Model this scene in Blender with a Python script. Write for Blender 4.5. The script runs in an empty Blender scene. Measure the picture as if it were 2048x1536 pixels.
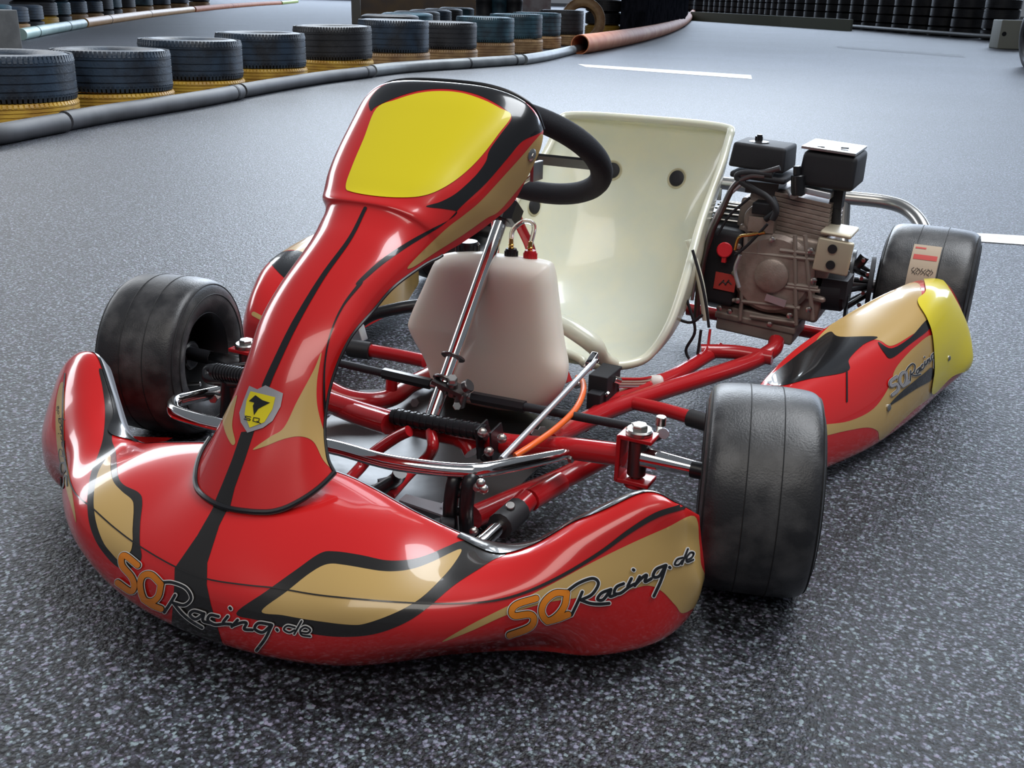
import bpy, bmesh, math, random
import numpy as np
from mathutils import Vector, Matrix
from mathutils.bvhtree import BVHTree
from mathutils.geometry import delaunay_2d_cdt
random.seed(7)
C = bpy.context.scene.collection
SC = bpy.context.scene

# ------------------------------------------------------------------ camera
CX, CY, CZ, YAW, PIT, ROL, FPX = 0.717, -1.141, 0.697, -0.467, 0.370, 0.026, 2002.8
W, H = 2048, 1536
fw = np.array([math.sin(YAW)*math.cos(PIT), math.cos(YAW)*math.cos(PIT), -math.sin(PIT)])
rt = np.array([math.cos(YAW), -math.sin(YAW), 0.0]); up = np.cross(rt, fw)
rt, up = rt*math.cos(ROL)+up*math.sin(ROL), -rt*math.sin(ROL)+up*math.cos(ROL)
CAM = np.array([CX, CY, CZ])
cam = bpy.data.objects.new('camera', bpy.data.cameras.new('camera')); C.objects.link(cam)
cam.data.lens = FPX/2048*36; cam.data.sensor_width = 36; cam.data.clip_end = 300; cam.data.clip_start = .02
cam.matrix_world = Matrix(((rt[0], up[0], -fw[0], CX), (rt[1], up[1], -fw[1], CY), (rt[2], up[2], -fw[2], CZ), (0, 0, 0, 1)))
SC.camera = cam

# ------------------------------------------------------------------ world, lights, exposure
wd = bpy.data.worlds.new('hall'); SC.world = wd; wd.use_nodes = True
wd.node_tree.nodes['Background'].inputs[0].default_value = (0.80, 0.88, 1.0, 1)
wd.node_tree.nodes['Background'].inputs[1].default_value = 0.17
def area(name, loc, target, sx, sy, power, col):
    l = bpy.data.lights.new(name, 'AREA'); l.shape = 'RECTANGLE'; l.size = sx; l.size_y = sy; l.energy = power; l.color = col
    o = bpy.data.objects.new(name, l); C.objects.link(o); o.location = loc
    o.rotation_euler = (Vector(target)-Vector(loc)).to_track_quat('-Z', 'Y').to_euler()
    return o
# glazed far end of the hall, roof light strips over the track and a window band on the left
area('end_glazing', (-16, 75, 15), (-4, 0, 0.5), 100, 22, 37000, (.68, .81, 1.0))
area('roof_light', (1.9, 1.8, 5.6), (0, .1, 0), 4, 3, 385, (.92, .96, 1.0))
area('rear_roof_light', (-5.5, 12.0, 5.6), (-.3, .3, 0), 9, 3.5, 1300, (.84, .92, 1.0))
area('left_windows', (-9.5, 3.0, 3.6), (0, .3, .4), 8, 2.2, 330, (.92, .96, 1.0))
area('roof_light_front', (1.5, -5.0, 6.5), (0, 0, 0), 7, 3, 235, (1.0, .95, .88))
SC.view_settings.view_transform = 'Standard'; SC.view_settings.look = 'None'
SC.view_settings.gamma = 1; SC.view_settings.use_curve_mapping = False
SC.view_settings.exposure = 0.0
SC.cycles.caustics_reflective = False

# ------------------------------------------------------------------ helpers
def at(u, v, **k):
    """point of the place seen at photo position (u, v) that has the given x, y or z"""
    d = fw+rt*(u-W/2)/FPX-up*(v-H/2)/FPX
    if 'x' in k: t = (k['x']-CAM[0])/d[0]
    elif 'y' in k: t = (k['y']-CAM[1])/d[1]
    elif 'z' in k: t = (k['z']-CAM[2])/d[2]
    else: t = k['d']
    return CAM+d*t
def ground_at(u, depth, z=0.0):
    lo, hi = -100.0, 1600.0
    for _ in range(50):
        m = (lo+hi)/2; p = at(u, m, z=z); dd = (p-CAM)@fw
        if dd < 0 or dd > depth: lo = m
        else: hi = m
    return at(u, hi, z=z)
def proj(P):
    d = np.asarray(P)-CAM; z = d@fw
    return np.stack([W/2+FPX*(d@rt)/z, H/2-FPX*(d@up)/z], -1)

def newmat(name, col, rough=.5, metal=0., coat=0., spec=.5, **k):
    m = bpy.data.materials.new(name); m.use_nodes = True
    b = m.node_tree.nodes['Principled BSDF']
    b.inputs['Base Color'].default_value = (*col, 1); b.inputs['Roughness'].default_value = rough
    b.inputs['Metallic'].default_value = metal; b.inputs['Coat Weight'].default_value = coat
    b.inputs['Coat Roughness'].default_value = k.get('coatr', .04); b.inputs['Specular IOR Level'].default_value = spec
    nt = m.node_tree; L = nt.links
    if 'noise' in k or 'bump' in k:
        tc = nt.nodes.new('ShaderNodeTexCoord')
        n = nt.nodes.new('ShaderNodeTexNoise'); n.inputs['Scale'].default_value = k.get('scale', 60); n.inputs['Detail'].default_value = 6
        L.new(tc.outputs['Object'], n.inputs['Vector'])
        if 'noise' in k:
            r = nt.nodes.new('ShaderNodeValToRGB'); r.color_ramp.elements[0].position = k.get('lo', .38); r.color_ramp.elements[1].position = k.get('hi', .62)
            r.color_ramp.elements[0].color = (*col, 1); r.color_ramp.elements[1].color = (*k['noise'], 1)
            L.new(n.outputs['Fac'], r.inputs['Fac']); L.new(r.outputs['Color'], b.inputs['Base Color'])
        if 'bump' in k:
            n2 = nt.nodes.new('ShaderNodeTexNoise'); n2.inputs['Scale'].default_value = k.get('bscale', 400); n2.inputs['Detail'].default_value = 3
            L.new(tc.outputs['Object'], n2.inputs['Vector'])
            bp = nt.nodes.new('ShaderNodeBump'); bp.inputs['Strength'].default_value = k['bump']; bp.inputs['Distance'].default_value = k.get('bdist', .002)
            L.new(n2.outputs['Fac'], bp.inputs['Height']); L.new(bp.outputs['Normal'], b.inputs['Normal'])
    return m
M = {}
M['red'] = newmat('red paint', (.52, .012, .012), .22, coat=.7)
M['gold'] = newmat('gold vinyl', (.46, .30, .105), .28, coat=.6)
M['black'] = newmat('black vinyl', (.008, .008, .009), .2, coat=.6)
M['stripe'] = newmat('dark vinyl', (.014, .012, .011), .25, coat=.6)
M['yellow'] = newmat('yellow vinyl', (.68, .56, .010), .28, coat=.5)
M['white'] = newmat('white vinyl', (.72, .70, .68), .3, coat=.4)
M['orange_vinyl'] = newmat('orange vinyl', (.68, .20, .01), .3, coat=.4)
M['silver_vinyl'] = newmat('silver vinyl', (.36, .35, .37), .3, metal=.3, coat=.4)
M['grey_plastic'] = newmat('grey moulding', (.16, .17, .19), .4)
M['frame_red'] = newmat('frame enamel', (.42, .012, .016), .22, coat=.5)
M['chrome'] = newmat('chrome', (.78, .77, .76), .1, metal=1)
M['steel'] = newmat('steel', (.50, .49, .47), .28, metal=1)
M['dark_steel'] = newmat('dark steel', (.18, .17, .17), .35, metal=1)
M['alu'] = newmat('aluminium tray', (.13, .135, .14), .38, metal=.9, bump=.15, bscale=60)
M['zinc'] = newmat('zinc plate', (.60, .62, .66), .35, metal=.8)
M['black_plastic'] = newmat('black plastic', (.010, .010, .012), .32)
M['matt_black'] = newmat('matt black', (.010, .010, .014), .65, bump=.2, bscale=900)
M['suede'] = newmat('black suede', (.008, .009, .014), .85, bump=.4, bscale=1200)
M['rubber'] = newmat('rubber', (.018, .018, .020), .5)
M['slick'] = newmat('worn slick rubber', (.019, .019, .021), .40, noise=(.085, .083, .084), scale=28, lo=.42, hi=.80, bump=.25, bscale=420, bdist=.0015)
M['groove'] = newmat('groove', (.006, .006, .007), .7)
M['rim'] = newmat('wheel rim', (.02, .02, .022), .35, metal=.6)
M['cast'] = newmat('cast aluminium', (.38, .31, .27), .42, metal=.4, noise=(.27, .21, .18), scale=30, bump=.2, bscale=300)
M['cast2'] = newmat('grey casting', (.30, .25, .22), .5, metal=.35)
M['recess'] = newmat('recess', (.50, .46, .30), .5)
M['cream_metal'] = newmat('zinc guard', (.56, .50, .38), .4, metal=.35)
M['orange'] = newmat('orange cable', (.80, .13, .015), .35)
M['red_plastic'] = newmat('red plastic', (.60, .012, .02), .3)
M['brass'] = newmat('brass', (.62, .36, .10), .25, metal=1)
M['wire'] = newmat('wire', (.42, .33, .27), .4)
M['white_plastic'] = newmat('connector', (.65, .60, .56), .4)
M['label'] = newmat('paper label', (.42, .33, .24), .6)
M['red_ink'] = newmat('red ink', (.50, .05, .04), .6)
M['ink'] = newmat('ink', (.03, .03, .03), .6)
m = newmat('seat fibreglass', (.68, .67, .54), .26, coat=.4, noise=(.62, .64, .55), scale=12)
m.node_tree.nodes['Principled BSDF'].inputs['Subsurface Weight'].default_value = .25
m.node_tree.nodes['Principled BSDF'].inputs['Subsurface Scale'].default_value = .02
m.node_tree.nodes['Principled BSDF'].inputs['Subsurface Radius'].default_value = (1, .9, .6)
M['seat'] = m
m = newmat('tank plastic', (.95, .87, .76), .38)
m.node_tree.nodes['Principled BSDF'].inputs['Subsurface Weight'].default_value = .2
m.node_tree.nodes['Principled BSDF'].inputs['Subsurface Scale'].default_value = .04
m.node_tree.nodes['Principled BSDF'].inputs['Subsurface Radius'].default_value = (1, .85, .65)
M['tank'] = m
m = newmat('clear tube', (.95, .93, .9), .05)
m.node_tree.nodes['Principled BSDF'].inputs['Transmission Weight'].default_value = .85
M['clear'] = m

class MB:
    def __init__(s): s.v = []; s.f = []; s.m = []
    def add(s, v, f, mi=0):
        o = len(s.v); s.v += [tuple(map(float, p)) for p in v]; s.f += [tuple(i+o for i in q) for q in f]; s.m += [mi]*len(f); return s
    def build(s, name, mats, parent=None, smooth=True, ang=40, bevel=0):
        me = bpy.data.meshes.new(name); me.from_pydata(s.v, [], s.f)
        if not isinstance(mats, (list, tuple)): mats = [mats]
        for q in mats: me.materials.append(q)
        me.polygons.foreach_set('material_index', s.m)
        bm = bmesh.new(); bm.from_mesh(me); bmesh.ops.remove_doubles(bm, verts=bm.verts, dist=1e-6)
        bmesh.ops.recalc_face_normals(bm, faces=bm.faces)
        if bevel:
            es = [e for e in bm.edges if len(e.link_faces) == 2 and e.calc_face_angle(0) > .5]
            bmesh.ops.bevel(bm, geom=es, offset=bevel, segments=3, affect='EDGES', profile=.6)
        if smooth:
            for q in bm.faces: q.smooth = True
            for e in bm.edges:
                if len(e.link_faces) == 2 and e.calc_face_angle(0) > math.radians(ang): e.smooth = False
        bm.to_mesh(me); bm.free()
        o = bpy.data.objects.new(name, me); C.objects.link(o)
        if parent is not None: o.parent = parent
        return o
def crom(pts, n=8, closed=False):
    P = np.asarray(pts, float); N = len(P)
    if N < 3 and not closed:
        return np.array([P[0]+(P[-1]-P[0])*t for t in np.linspace(0, 1, n+1)])
    out = []
    rng = range(N if closed else N-1)
    for i in rng:
        if closed: a, b, c, d = P[i-1], P[i], P[(i+1) % N], P[(i+2) % N]
        else:
            b, c = P[i], P[i+1]; a = P[i-1] if i > 0 else 2*b-c; d = P[i+2] if i+2 < N else 2*c-b
        for k in range(n):
            t = k/n
            out.append(.5*((2*b)+(-a+c)*t+(2*a-5*b+4*c-d)*t*t+(-a+3*b-3*c+d)*t**3))
    if not closed: out.append(P[-1])
    return np.array(out)
def frames(P, closed=False):
    P = np.asarray(P, float); N = len(P)
    T = np.roll(P, -1, 0)-np.roll(P, 1, 0)
    if not closed: T[0] = P[1]-P[0]; T[-1] = P[-1]-P[-2]
    T /= np.linalg.norm(T, axis=1)[:, None]+1e-12
    n = np.cross(T[0], [0, 0, 1.0]);
    if np.linalg.norm(n) < .1: n = np.cross(T[0], [1.0, 0, 0])
    n /= np.linalg.norm(n); Ns = []
    for i in range(N):
        n = n-T[i]*(n@T[i]); n /= np.linalg.norm(n)+1e-12; Ns.append(n.copy())
    Ns = np.array(Ns); return T, Ns, np.cross(T, Ns)
def tube(mb, pts, r, n=6, seg=12, smooth=True, closed=False, caps=True, mi=0, flat=1.0):
    P = crom(pts, n, closed) if smooth and len(pts) > 2 else np.asarray(pts, float)
    T, A, B = frames(P, closed); N = len(P)
    R = np.full(N, r) if np.isscalar(r) else np.interp(np.linspace(0, 1, N), np.linspace(0, 1, len(r)), r)
    v = []; f = []
    for i in range(N):
        for k in range(seg):
            a = 2*math.pi*k/seg
            v.append(P[i]+R[i]*(A[i]*math.cos(a)+B[i]*math.sin(a)*flat))
    for i in range(N if closed else N-1):
        j = (i+1) % N
        for k in range(seg):
            f.append((i*seg+k, i*seg+(k+1) % seg, j*seg+(k+1) % seg, j*seg+k))
    if caps and not closed:
        f.append(tuple(range(seg))[::-1]); f.append(tuple((N-1)*seg+k for k in range(seg)))
    mb.add(v, f, mi); return mb
def lathe(mb, prof, origin, axis, seg=32, mi=0, caps=True, a0=0):
    """prof: list of (dist along axis, radius)"""
    ax = np.asarray(axis, float); ax /= np.linalg.norm(ax); o = np.asarray(origin, float)
    t = np.cross(ax, [0, 0, 1.0]);
    if np.linalg.norm(t) < .1: t = np.cross(ax, [0, 1.0, 0])
    t /= np.linalg.norm(t); b = np.cross(ax, t); v = []; f = []
    for (h, r) in prof:
        for k in range(seg):
            a = 2*math.pi*k/seg+a0; v.append(o+ax*h+r*(t*math.cos(a)+b*math.sin(a)))
    for i in range(len(prof)-1):
        for k in range(seg): f.append((i*seg+k, i*seg+(k+1) % seg, (i+1)*seg+(k+1) % seg, (i+1)*seg+k))
    if caps: f.append(tuple(range(seg))); f.append(tuple((len(prof)-1)*seg+k for k in range(seg)))
    mb.add(v, f, mi); return mb
def cyl(mb, p, q, r, seg=20, mi=0, ch=.12):
    p = np.asarray(p, float); q = np.asarray(q, float); L = np.linalg.norm(q-p); c = min(r*ch, L*.3)
    return lathe(mb, [(0, r-c), (c, r), (L-c, r), (L, r-c)], p, q-p, seg, mi)
def box(mb, c, s, X=(1, 0, 0), Y=(0, 1, 0), Z=None, mi=0, taper=1.0):
    X = np.asarray(X, float); X /= np.linalg.norm(X); Y = np.asarray(Y, float); Y -= X*(X@Y); Y /= np.linalg.norm(Y)
    Z = np.cross(X, Y); c = np.asarray(c, float); v = []
    for k in (-1, 1):
        t = taper if k > 0 else 1
        for (i, j) in ((-1, -1), (1, -1), (1, 1), (-1, 1)): v.append(c+X*i*s[0]/2*t+Y*j*s[1]/2*t+Z*k*s[2]/2)
    mb.add(v, [(0, 3, 2, 1), (4, 5, 6, 7), (0, 1, 5, 4), (1, 2, 6, 5), (2, 3, 7, 6), (3, 0, 4, 7)], mi); return mb
def plate(mb, outline, off, mi=0):
    """outline: 3D points, off: thickness vector"""
    P = [np.asarray(p, float) for p in outline]; n = len(P); o = np.asarray(off, float)
    v = P+[p+o for p in P]
    f = [tuple(range(n))[::-1], tuple(range(n, 2*n))]+[(i, (i+1) % n, n+(i+1) % n, n+i) for i in range(n)]
    mb.add(v, f, mi); return mb
def part(name, mat, parent, fn, **k):
    mb = MB(); fn(mb); return mb.build(name, mat, parent, **k)
def many(name, mat, parent, fns, **k):
    for f in fns: part(name, mat, parent, f, **k)
def ptube(name, mat, parent, pts, r, **k):
    mb = MB(); tube(mb, pts, r, **k); return mb.build(name, mat, parent)
def empty(name, loc=(0, 0, 0), parent=None):
    o = bpy.data.objects.new(name, None); C.objects.link(o); o.location = loc; o.empty_display_size = .1
    if parent is not None: o.parent = parent
    return o
def tag(o, label, cat, group=None, kind=None):
    if label: o['label'] = label
    if cat: o['category'] = cat
    if group: o['group'] = group
    if kind: o['kind'] = kind
    return o

class Surf:
    """smooth sheet through a net of points, with stickers that follow it"""
    def __init__(s, net, nu=8, nv=8):
        net = np.asarray(net, float)
        a = np.array([crom(row, nv) for row in net])
        g = np.array([crom(a[:, j], nu) for j in range(a.shape[1])]).transpose(1, 0, 2)
        s.g = g; s.N, s.Mm = g.shape[:2]
        du = np.gradient(g, axis=0); dv = np.gradient(g, axis=1); n = np.cross(du, dv)
        n /= np.linalg.norm(n, axis=2)[:, :, None]+1e-12; s.n = n
        s.flip = 1.0
        s.tris = []; s.idx = []
        V = g.reshape(-1, 3)
        for i in range(s.N-1):
            for j in range(s.Mm-1):
                a0 = i*s.Mm+j; s.tris += [(a0, a0+s.Mm, a0+s.Mm+1), (a0, a0+s.Mm+1, a0+1)]
        s.bvh = BVHTree.FromPolygons([tuple(p) for p in V], s.tris)
        d = V-CAM; facing = (n.reshape(-1, 3)*d).sum(1)
        # stickers go on the visible side
        s.flip = -1.0 if np.median(facing) > 0 else 1.0
        s.V = V
        s.pix = proj(V)
        s.sc = (np.linalg.norm(np.diff(g, axis=0), axis=2).mean(), np.linalg.norm(np.diff(g, axis=1), axis=2).mean())
    def face(s, px, py):
        q = s.uv(px, py); p = s.ev(*q); n = (s.ev(q[0], q[1], 1.0)-p); 
        if n@(p-CAM) > 0: s.flip *= -1
    def mesh(s, name, mat, parent, thick=0, rim_off=0):
        f = [(i*s.Mm+j, (i+1)*s.Mm+j, (i+1)*s.Mm+j+1, i*s.Mm+j+1) for i in range(s.N-1) for j in range(s.Mm-1)]
        me = bpy.data.meshes.new(name); V = s.g.reshape(-1, 3)
        if thick:
            nn = s.n.reshape(-1, 3)*s.flip; k = len(V)
            V2 = V-nn*thick; b = [tuple(q) for q in V]+[tuple(q) for q in V2]
            f2 = f+[tuple(i+k for i in q[::-1]) for q in f]
            def strip(L): return [(L[i], L[i+1], L[i+1]+k, L[i]+k) for i in range(len(L)-1)]
            f2 += strip([j for j in range(s.Mm)])+strip([(s.N-1)*s.Mm+j for j in range(s.Mm)])
            f2 += strip([i*s.Mm for i in range(s.N)])+strip([i*s.Mm+s.Mm-1 for i in range(s.N)])
            me.from_pydata(b, [], f2)
        else: me.from_pydata([tuple(q) for q in V], [], f)
        me.materials.append(mat)
        bm = bmesh.new(); bm.from_mesh(me); bmesh.ops.recalc_face_normals(bm, faces=bm.faces)
        for q in bm.faces: q.smooth = True
        for e in bm.edges:
            if len(e.link_faces) == 2 and e.calc_face_angle(0) > math.radians(50): e.smooth = False
        bm.to_mesh(me); bm.free()
        o = bpy.data.objects.new(name, me); C.objects.link(o)
        if parent is not None: o.parent = parent
        return o
    def uv(s, px, py, snap=True):
        d = fw+rt*(px-W/2)/FPX-up*(py-H/2)/FPX
        h, nrm, fi, dist = s.bvh.ray_cast(Vector(CAM), Vector(d).normalized())
        if h is None:
            if not snap: return None
            k = int(((s.pix-np.array([px, py]))**2).sum(1).argmin()); return (k//s.Mm, k % s.Mm)
        q = fi//2; i, j = q//(s.Mm-1), q % (s.Mm-1)
        tri = [s.tris[fi][0], s.tris[fi][1], s.tris[fi][2]]
        P = [s.g.reshape(-1, 3)[t] for t in tri]; h = np.array(h)
        A = np.stack([P[1]-P[0], P[2]-P[0]], 1); w = np.linalg.lstsq(A, h-P[0], rcond=None)[0]
        UV = [np.array([t//s.Mm, t % s.Mm], float) for t in tri]
        r = UV[0]+(UV[1]-UV[0])*w[0]+(UV[2]-UV[0])*w[1]
        return (float(r[0]), float(r[1]))
    def ev(s, u, v, off=0.0):
        u = min(max(u, 0), s.N-1.0001); v = min(max(v, 0), s.Mm-1.0001); i, j = int(u), int(v); a, b = u-i, v-j
        def L(G): return (G[i, j]*(1-a)+G[i+1, j]*a)*(1-b)+(G[i, j+1]*(1-a)+G[i+1, j+1]*a)*b
        n = L(s.n); n = n/(np.linalg.norm(n)+1e-9)*s.flip
        return L(s.g)+n*off
    def poly(s, name, pts, mat, parent, lev=1, smooth=True, uv=False, step=1.0, mb=None):
        P = crom(pts, 6, True) if smooth else np.array([np.array(pts[i])*(1-t)+np.array(pts[(i+1) % len(pts)])*t for i in range(len(pts)) for t in np.linspace(0, 1, 8)[:-1]])
        Q = [tuple(p) for p in P] if uv else [s.uv(*p) for p in P]
        R = [Q[0]]
        for q in Q[1:]:
            if abs(q[0]-R[-1][0])*s.sc[0]+abs(q[1]-R[-1][1])*s.sc[1] > .0008: R.append(q)
        if abs(R[0][0]-R[-1][0])*s.sc[0]+abs(R[0][1]-R[-1][1])*s.sc[1] < .0008: R.pop()
        if len(R) < 3: return None
        R = np.array(R); n = len(R)
        vs = [Vector((q[0]*s.sc[0], q[1]*s.sc[1])) for q in R]
        h = .006*step
        lo = np.floor(R.min(0)*s.sc/h)*h; hi = R.max(0)*np.array(s.sc)
        for a in np.arange(lo[0], hi[0]+h, h):
            for b in np.arange(lo[1], hi[1]+h, h): vs.append(Vector((a+1e-5, b+1.3e-5)))
        V, Ed, F, *_ = delaunay_2d_cdt(vs, [], [list(range(n))], 1, 1e-6)
        own = MB()
        own.add([s.ev(p[0]/s.sc[0], p[1]/s.sc[1], .0004*lev) for p in V], [tuple(f) for f in F])
        if mb is not None: mb.add(own.v, own.f); return None
        return own.build(name, mat, parent)
    def ribbon(s, mb, pts, w, lev=1, smooth=True):
        P = crom(pts, 8) if smooth and len(pts) > 2 else np.array([np.array(pts[i])*(1-t)+np.array(pts[i+1])*t for i in range(len(pts)-1) for t in np.linspace(0, 1, 7)[:-1]]+[np.array(pts[-1])])
        P = np.asarray(P, float); T = np.gradient(P, axis=0); T /= np.linalg.norm(T, axis=1)[:, None]+1e-9
        Nn = np.stack([-T[:, 1], T[:, 0]], 1)
        Wd = np.full(len(P), w) if np.isscalar(w) else np.interp(np.linspace(0, 1, len(P)), np.linspace(0, 1, len(w)), w)
        v = []; ok = []
        def m(p):
            q = s.uv(p[0], p[1], False)
            ok.append(q is not None)
            return s.ev(q[0], q[1], .0004*lev) if q else (0, 0, 0)
        for i in range(len(P)):
            for k in (-.5, 0, .5): v.append(m(P[i]+Nn[i]*Wd[i]*k))
        f = []
        for i in range(len(P)-1):
            for k in (0, 1):
                q = (i*3+k, i*3+k+1, i*3+k+4, i*3+k+3)
                if all(ok[t] for t in q): f.append(q)
        for e, sg in ((0, -1), (len(P)-1, 1)):      # round ends
            c = P[e]; base = len(v); a0 = math.atan2(T[e][1], T[e][0])*1.0
            v.append(m(c))
            for k in range(9):
                a = a0+(-math.pi/2+math.pi*k/8)*1.0+(0 if sg > 0 else math.pi)
                v.append(m(c+Wd[e]/2*np.array([math.cos(a), math.sin(a)])))
            for k in range(8):
                q = (base, base+1+k, base+2+k)
                if all(ok[t] for t in q): f.append(q)
        mb.add(v, f)

# ------------------------------------------------------------------ setting: floor
me = bpy.data.meshes.new('floor'); me.from_pydata([(-60, -8, 0), (40, -8, 0), (40, 110, 0), (-60, 110, 0)], [], [(0, 1, 2, 3)])
fl = bpy.data.objects.new('floor', me); C.objects.link(fl); fl['kind'] = 'structure'
m = bpy.data.materials.new('rubbed asphalt'); m.use_nodes = True; nt = m.node_tree; L = nt.links; b = nt.nodes['Principled BSDF']
tc = nt.nodes.new('ShaderNodeTexCoord')
n1 = nt.nodes.new('ShaderNodeTexNoise'); n1.inputs['Scale'].default_value = 185; n1.inputs['Detail'].default_value = 2; n1.inputs['Roughness'].default_value = .65
n2 = nt.nodes.new('ShaderNodeTexVoronoi'); n2.inputs['Scale'].default_value = 170
n3 = nt.nodes.new('ShaderNodeTexNoise'); n3.inputs['Scale'].default_value = .7; n3.inputs['Detail'].default_value = 5
for n in (n1, n2, n3): L.new(tc.outputs['Object'], n.inputs['Vector'])
n2.inputs['Scale'].default_value = 230; n1.inputs['Scale'].default_value = 120
sep = nt.nodes.new('ShaderNodeSeparateColor'); L.new(n2.outputs['Color'], sep.inputs[0])
mx = nt.nodes.new('ShaderNodeMath'); mx.operation = 'MULTIPLY_ADD'; mx.inputs[1].default_value = .42; L.new(sep.outputs[0], mx.inputs[0])
ms = nt.nodes.new('ShaderNodeMath'); ms.operation = 'MULTIPLY'; ms.inputs[1].default_value = .9; L.new(n1.outputs['Fac'], ms.inputs[0]); L.new(ms.outputs[0], mx.inputs[2])
ad = nt.nodes.new('ShaderNodeMath'); ad.operation = 'MULTIPLY_ADD'; ad.inputs[1].default_value = -.28; L.new(n2.outputs['Distance'], ad.inputs[0]); L.new(mx.outputs[0], ad.inputs[2])
r = nt.nodes.new('ShaderNodeValToRGB'); e = r.color_ramp.elements
e[0].position = .36; e[0].color = (.005, .005, .006, 1); e[1].position = .78; e[1].color = (.225, .245, .285, 1)
q = e.new(.50); q.color = (.026, .028, .033, 1); q = e.new(.62); q.color = (.050, .054, .066, 1)
# grains differ a little in hue
hs = nt.nodes.new('ShaderNodeHueSaturation'); hm = nt.nodes.new('ShaderNodeMapRange'); hm.inputs[3].default_value = .42; hm.inputs[4].default_value = .60
L.new(sep.outputs[1], hm.inputs[0]); L.new(hm.outputs[0], hs.inputs['Hue']); hs.inputs['Saturation'].default_value = 1.25
L.new(ad.outputs[0], r.inputs['Fac']); L.new(r.outputs['Color'], hs.inputs['Color'])
# worn broad patches
r2 = nt.nodes.new('ShaderNodeMapRange'); r2.inputs[1].default_value = .3; r2.inputs[2].default_value = .7; r2.inputs[3].default_value = .8; r2.inputs[4].default_value = 1.15
L.new(n3.outputs['Fac'], r2.inputs[0])
mm = nt.nodes.new('ShaderNodeMix'); mm.data_type = 'RGBA'; mm.blend_type = 'MULTIPLY'; mm.inputs[0].default_value = 1
L.new(hs.outputs['Color'], mm.inputs[6]); L.new(r2.outputs[0], mm.inputs[7]); L.new(mm.outputs[2], b.inputs['Base Color'])
bp = nt.nodes.new('ShaderNodeBump'); bp.inputs['Strength'].default_value = .6; bp.inputs['Distance'].default_value = .004
L.new(ad.outputs[0], bp.inputs['Height']); L.new(bp.outputs['Normal'], b.inputs['Normal'])
b.inputs['Roughness'].default_value = .50; b.inputs['Specular IOR Level'].default_value = .45
me.materials.append(m)

# ================================================================== the kart
kart = tag(empty('go_kart'), 'red, gold and black racing go-kart without driver, parked in the foreground', 'go-kart')

# ---- lettering, strokes in a unit frame traced from the sign-writing (x along, y up)
def unit(x, y):
    X, Y = x-850, y-1000; det = 990*-170-30*-410
    return ((X*-170-30*Y)/det, (990*Y+410*X)/det)
S_ = [(1000, 797), (900, 828), (868, 862), (884, 888), (962, 880), (988, 905), (962, 948), (856, 988)]
Q_ = [(1165, 768), (1100, 770), (1045, 815), (1030, 870), (1060, 912), (1110, 890), (1152, 835), (1165, 768)]
Q2 = [(1060, 915), (1120, 900), (1172, 880)]
SCR = [[(1248, 762), (1222, 820), (1190, 884)], [(1168, 758), (1230, 715), (1305, 690), (1335, 718), (1300, 775), (1240, 805)],
       [(1240, 805), (1290, 822), (1340, 826), (1392, 822)],
       [(1402, 748), (1352, 768), (1330, 800), (1360, 802), (1400, 752)], [(1402, 748), (1396, 785), (1428, 776)],
       [(1470, 717), (1432, 735), (1420, 768), (1452, 768), (1494, 738)],
       [(1512, 690), (1492, 735), (1528, 718)], [(1522, 642), (1526, 645)],
       [(1556, 680), (1530, 728)], [(1535, 720), (1575, 680), (1594, 672), (1584, 706), (1618, 690)],
       [(1694, 618), (1645, 640), (1628, 678), (1660, 676), (1694, 622)], [(1698, 618), (1670, 700), (1632, 782)],
       [(1716, 628), (1719, 631)],
       [(1786, 577), (1758, 586), (1744, 612), (1764, 615), (1784, 592)], [(1812, 532), (1782, 612)],
       [(1808, 590), (1832, 578), (1842, 556), (1824, 552), (1806, 578), (1810, 600), (1840, 590)]]
def logo(surf, parent, base, upv, k=1.0, script=True, colS='orange_vinyl', lev=5, outline='white', word=''):
    """base(t) gives the pixel of the base line, upv the up vector; k scales the stroke widths"""
    def mp(L):
        out = []
        for (x, y) in L:
            t, h = unit(x, y); B = np.asarray(base(t)); U = np.asarray(upv(t) if callable(upv) else upv)
            out.append(B+U*h)
        return out
    a, b1, c = MB(), MB(), MB(); big = [S_, Q_, Q2]
    for L in big: surf.ribbon(a, mp(L), 17.5*k, lev)
    if script:
        for i_, L in enumerate(SCR): surf.ribbon(a, mp(L), (9.8 if i_ < 13 else 8.2)*k, lev)
    for L in big: surf.ribbon(c, mp(L), 14.5*k, lev+1)
    if script:
        for i_, L in enumerate(SCR): surf.ribbon(c, mp(L), (6 if i_ < 13 else 4)*k, lev+1)
    for L in big: surf.ribbon(b1, mp(L), 12*k, lev+2)
    if outline: a.build('letter_outline', M[outline], parent)
    c.build('lettering', M['black'], parent); b1.build('letter_fill', M[colS], parent)

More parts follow.
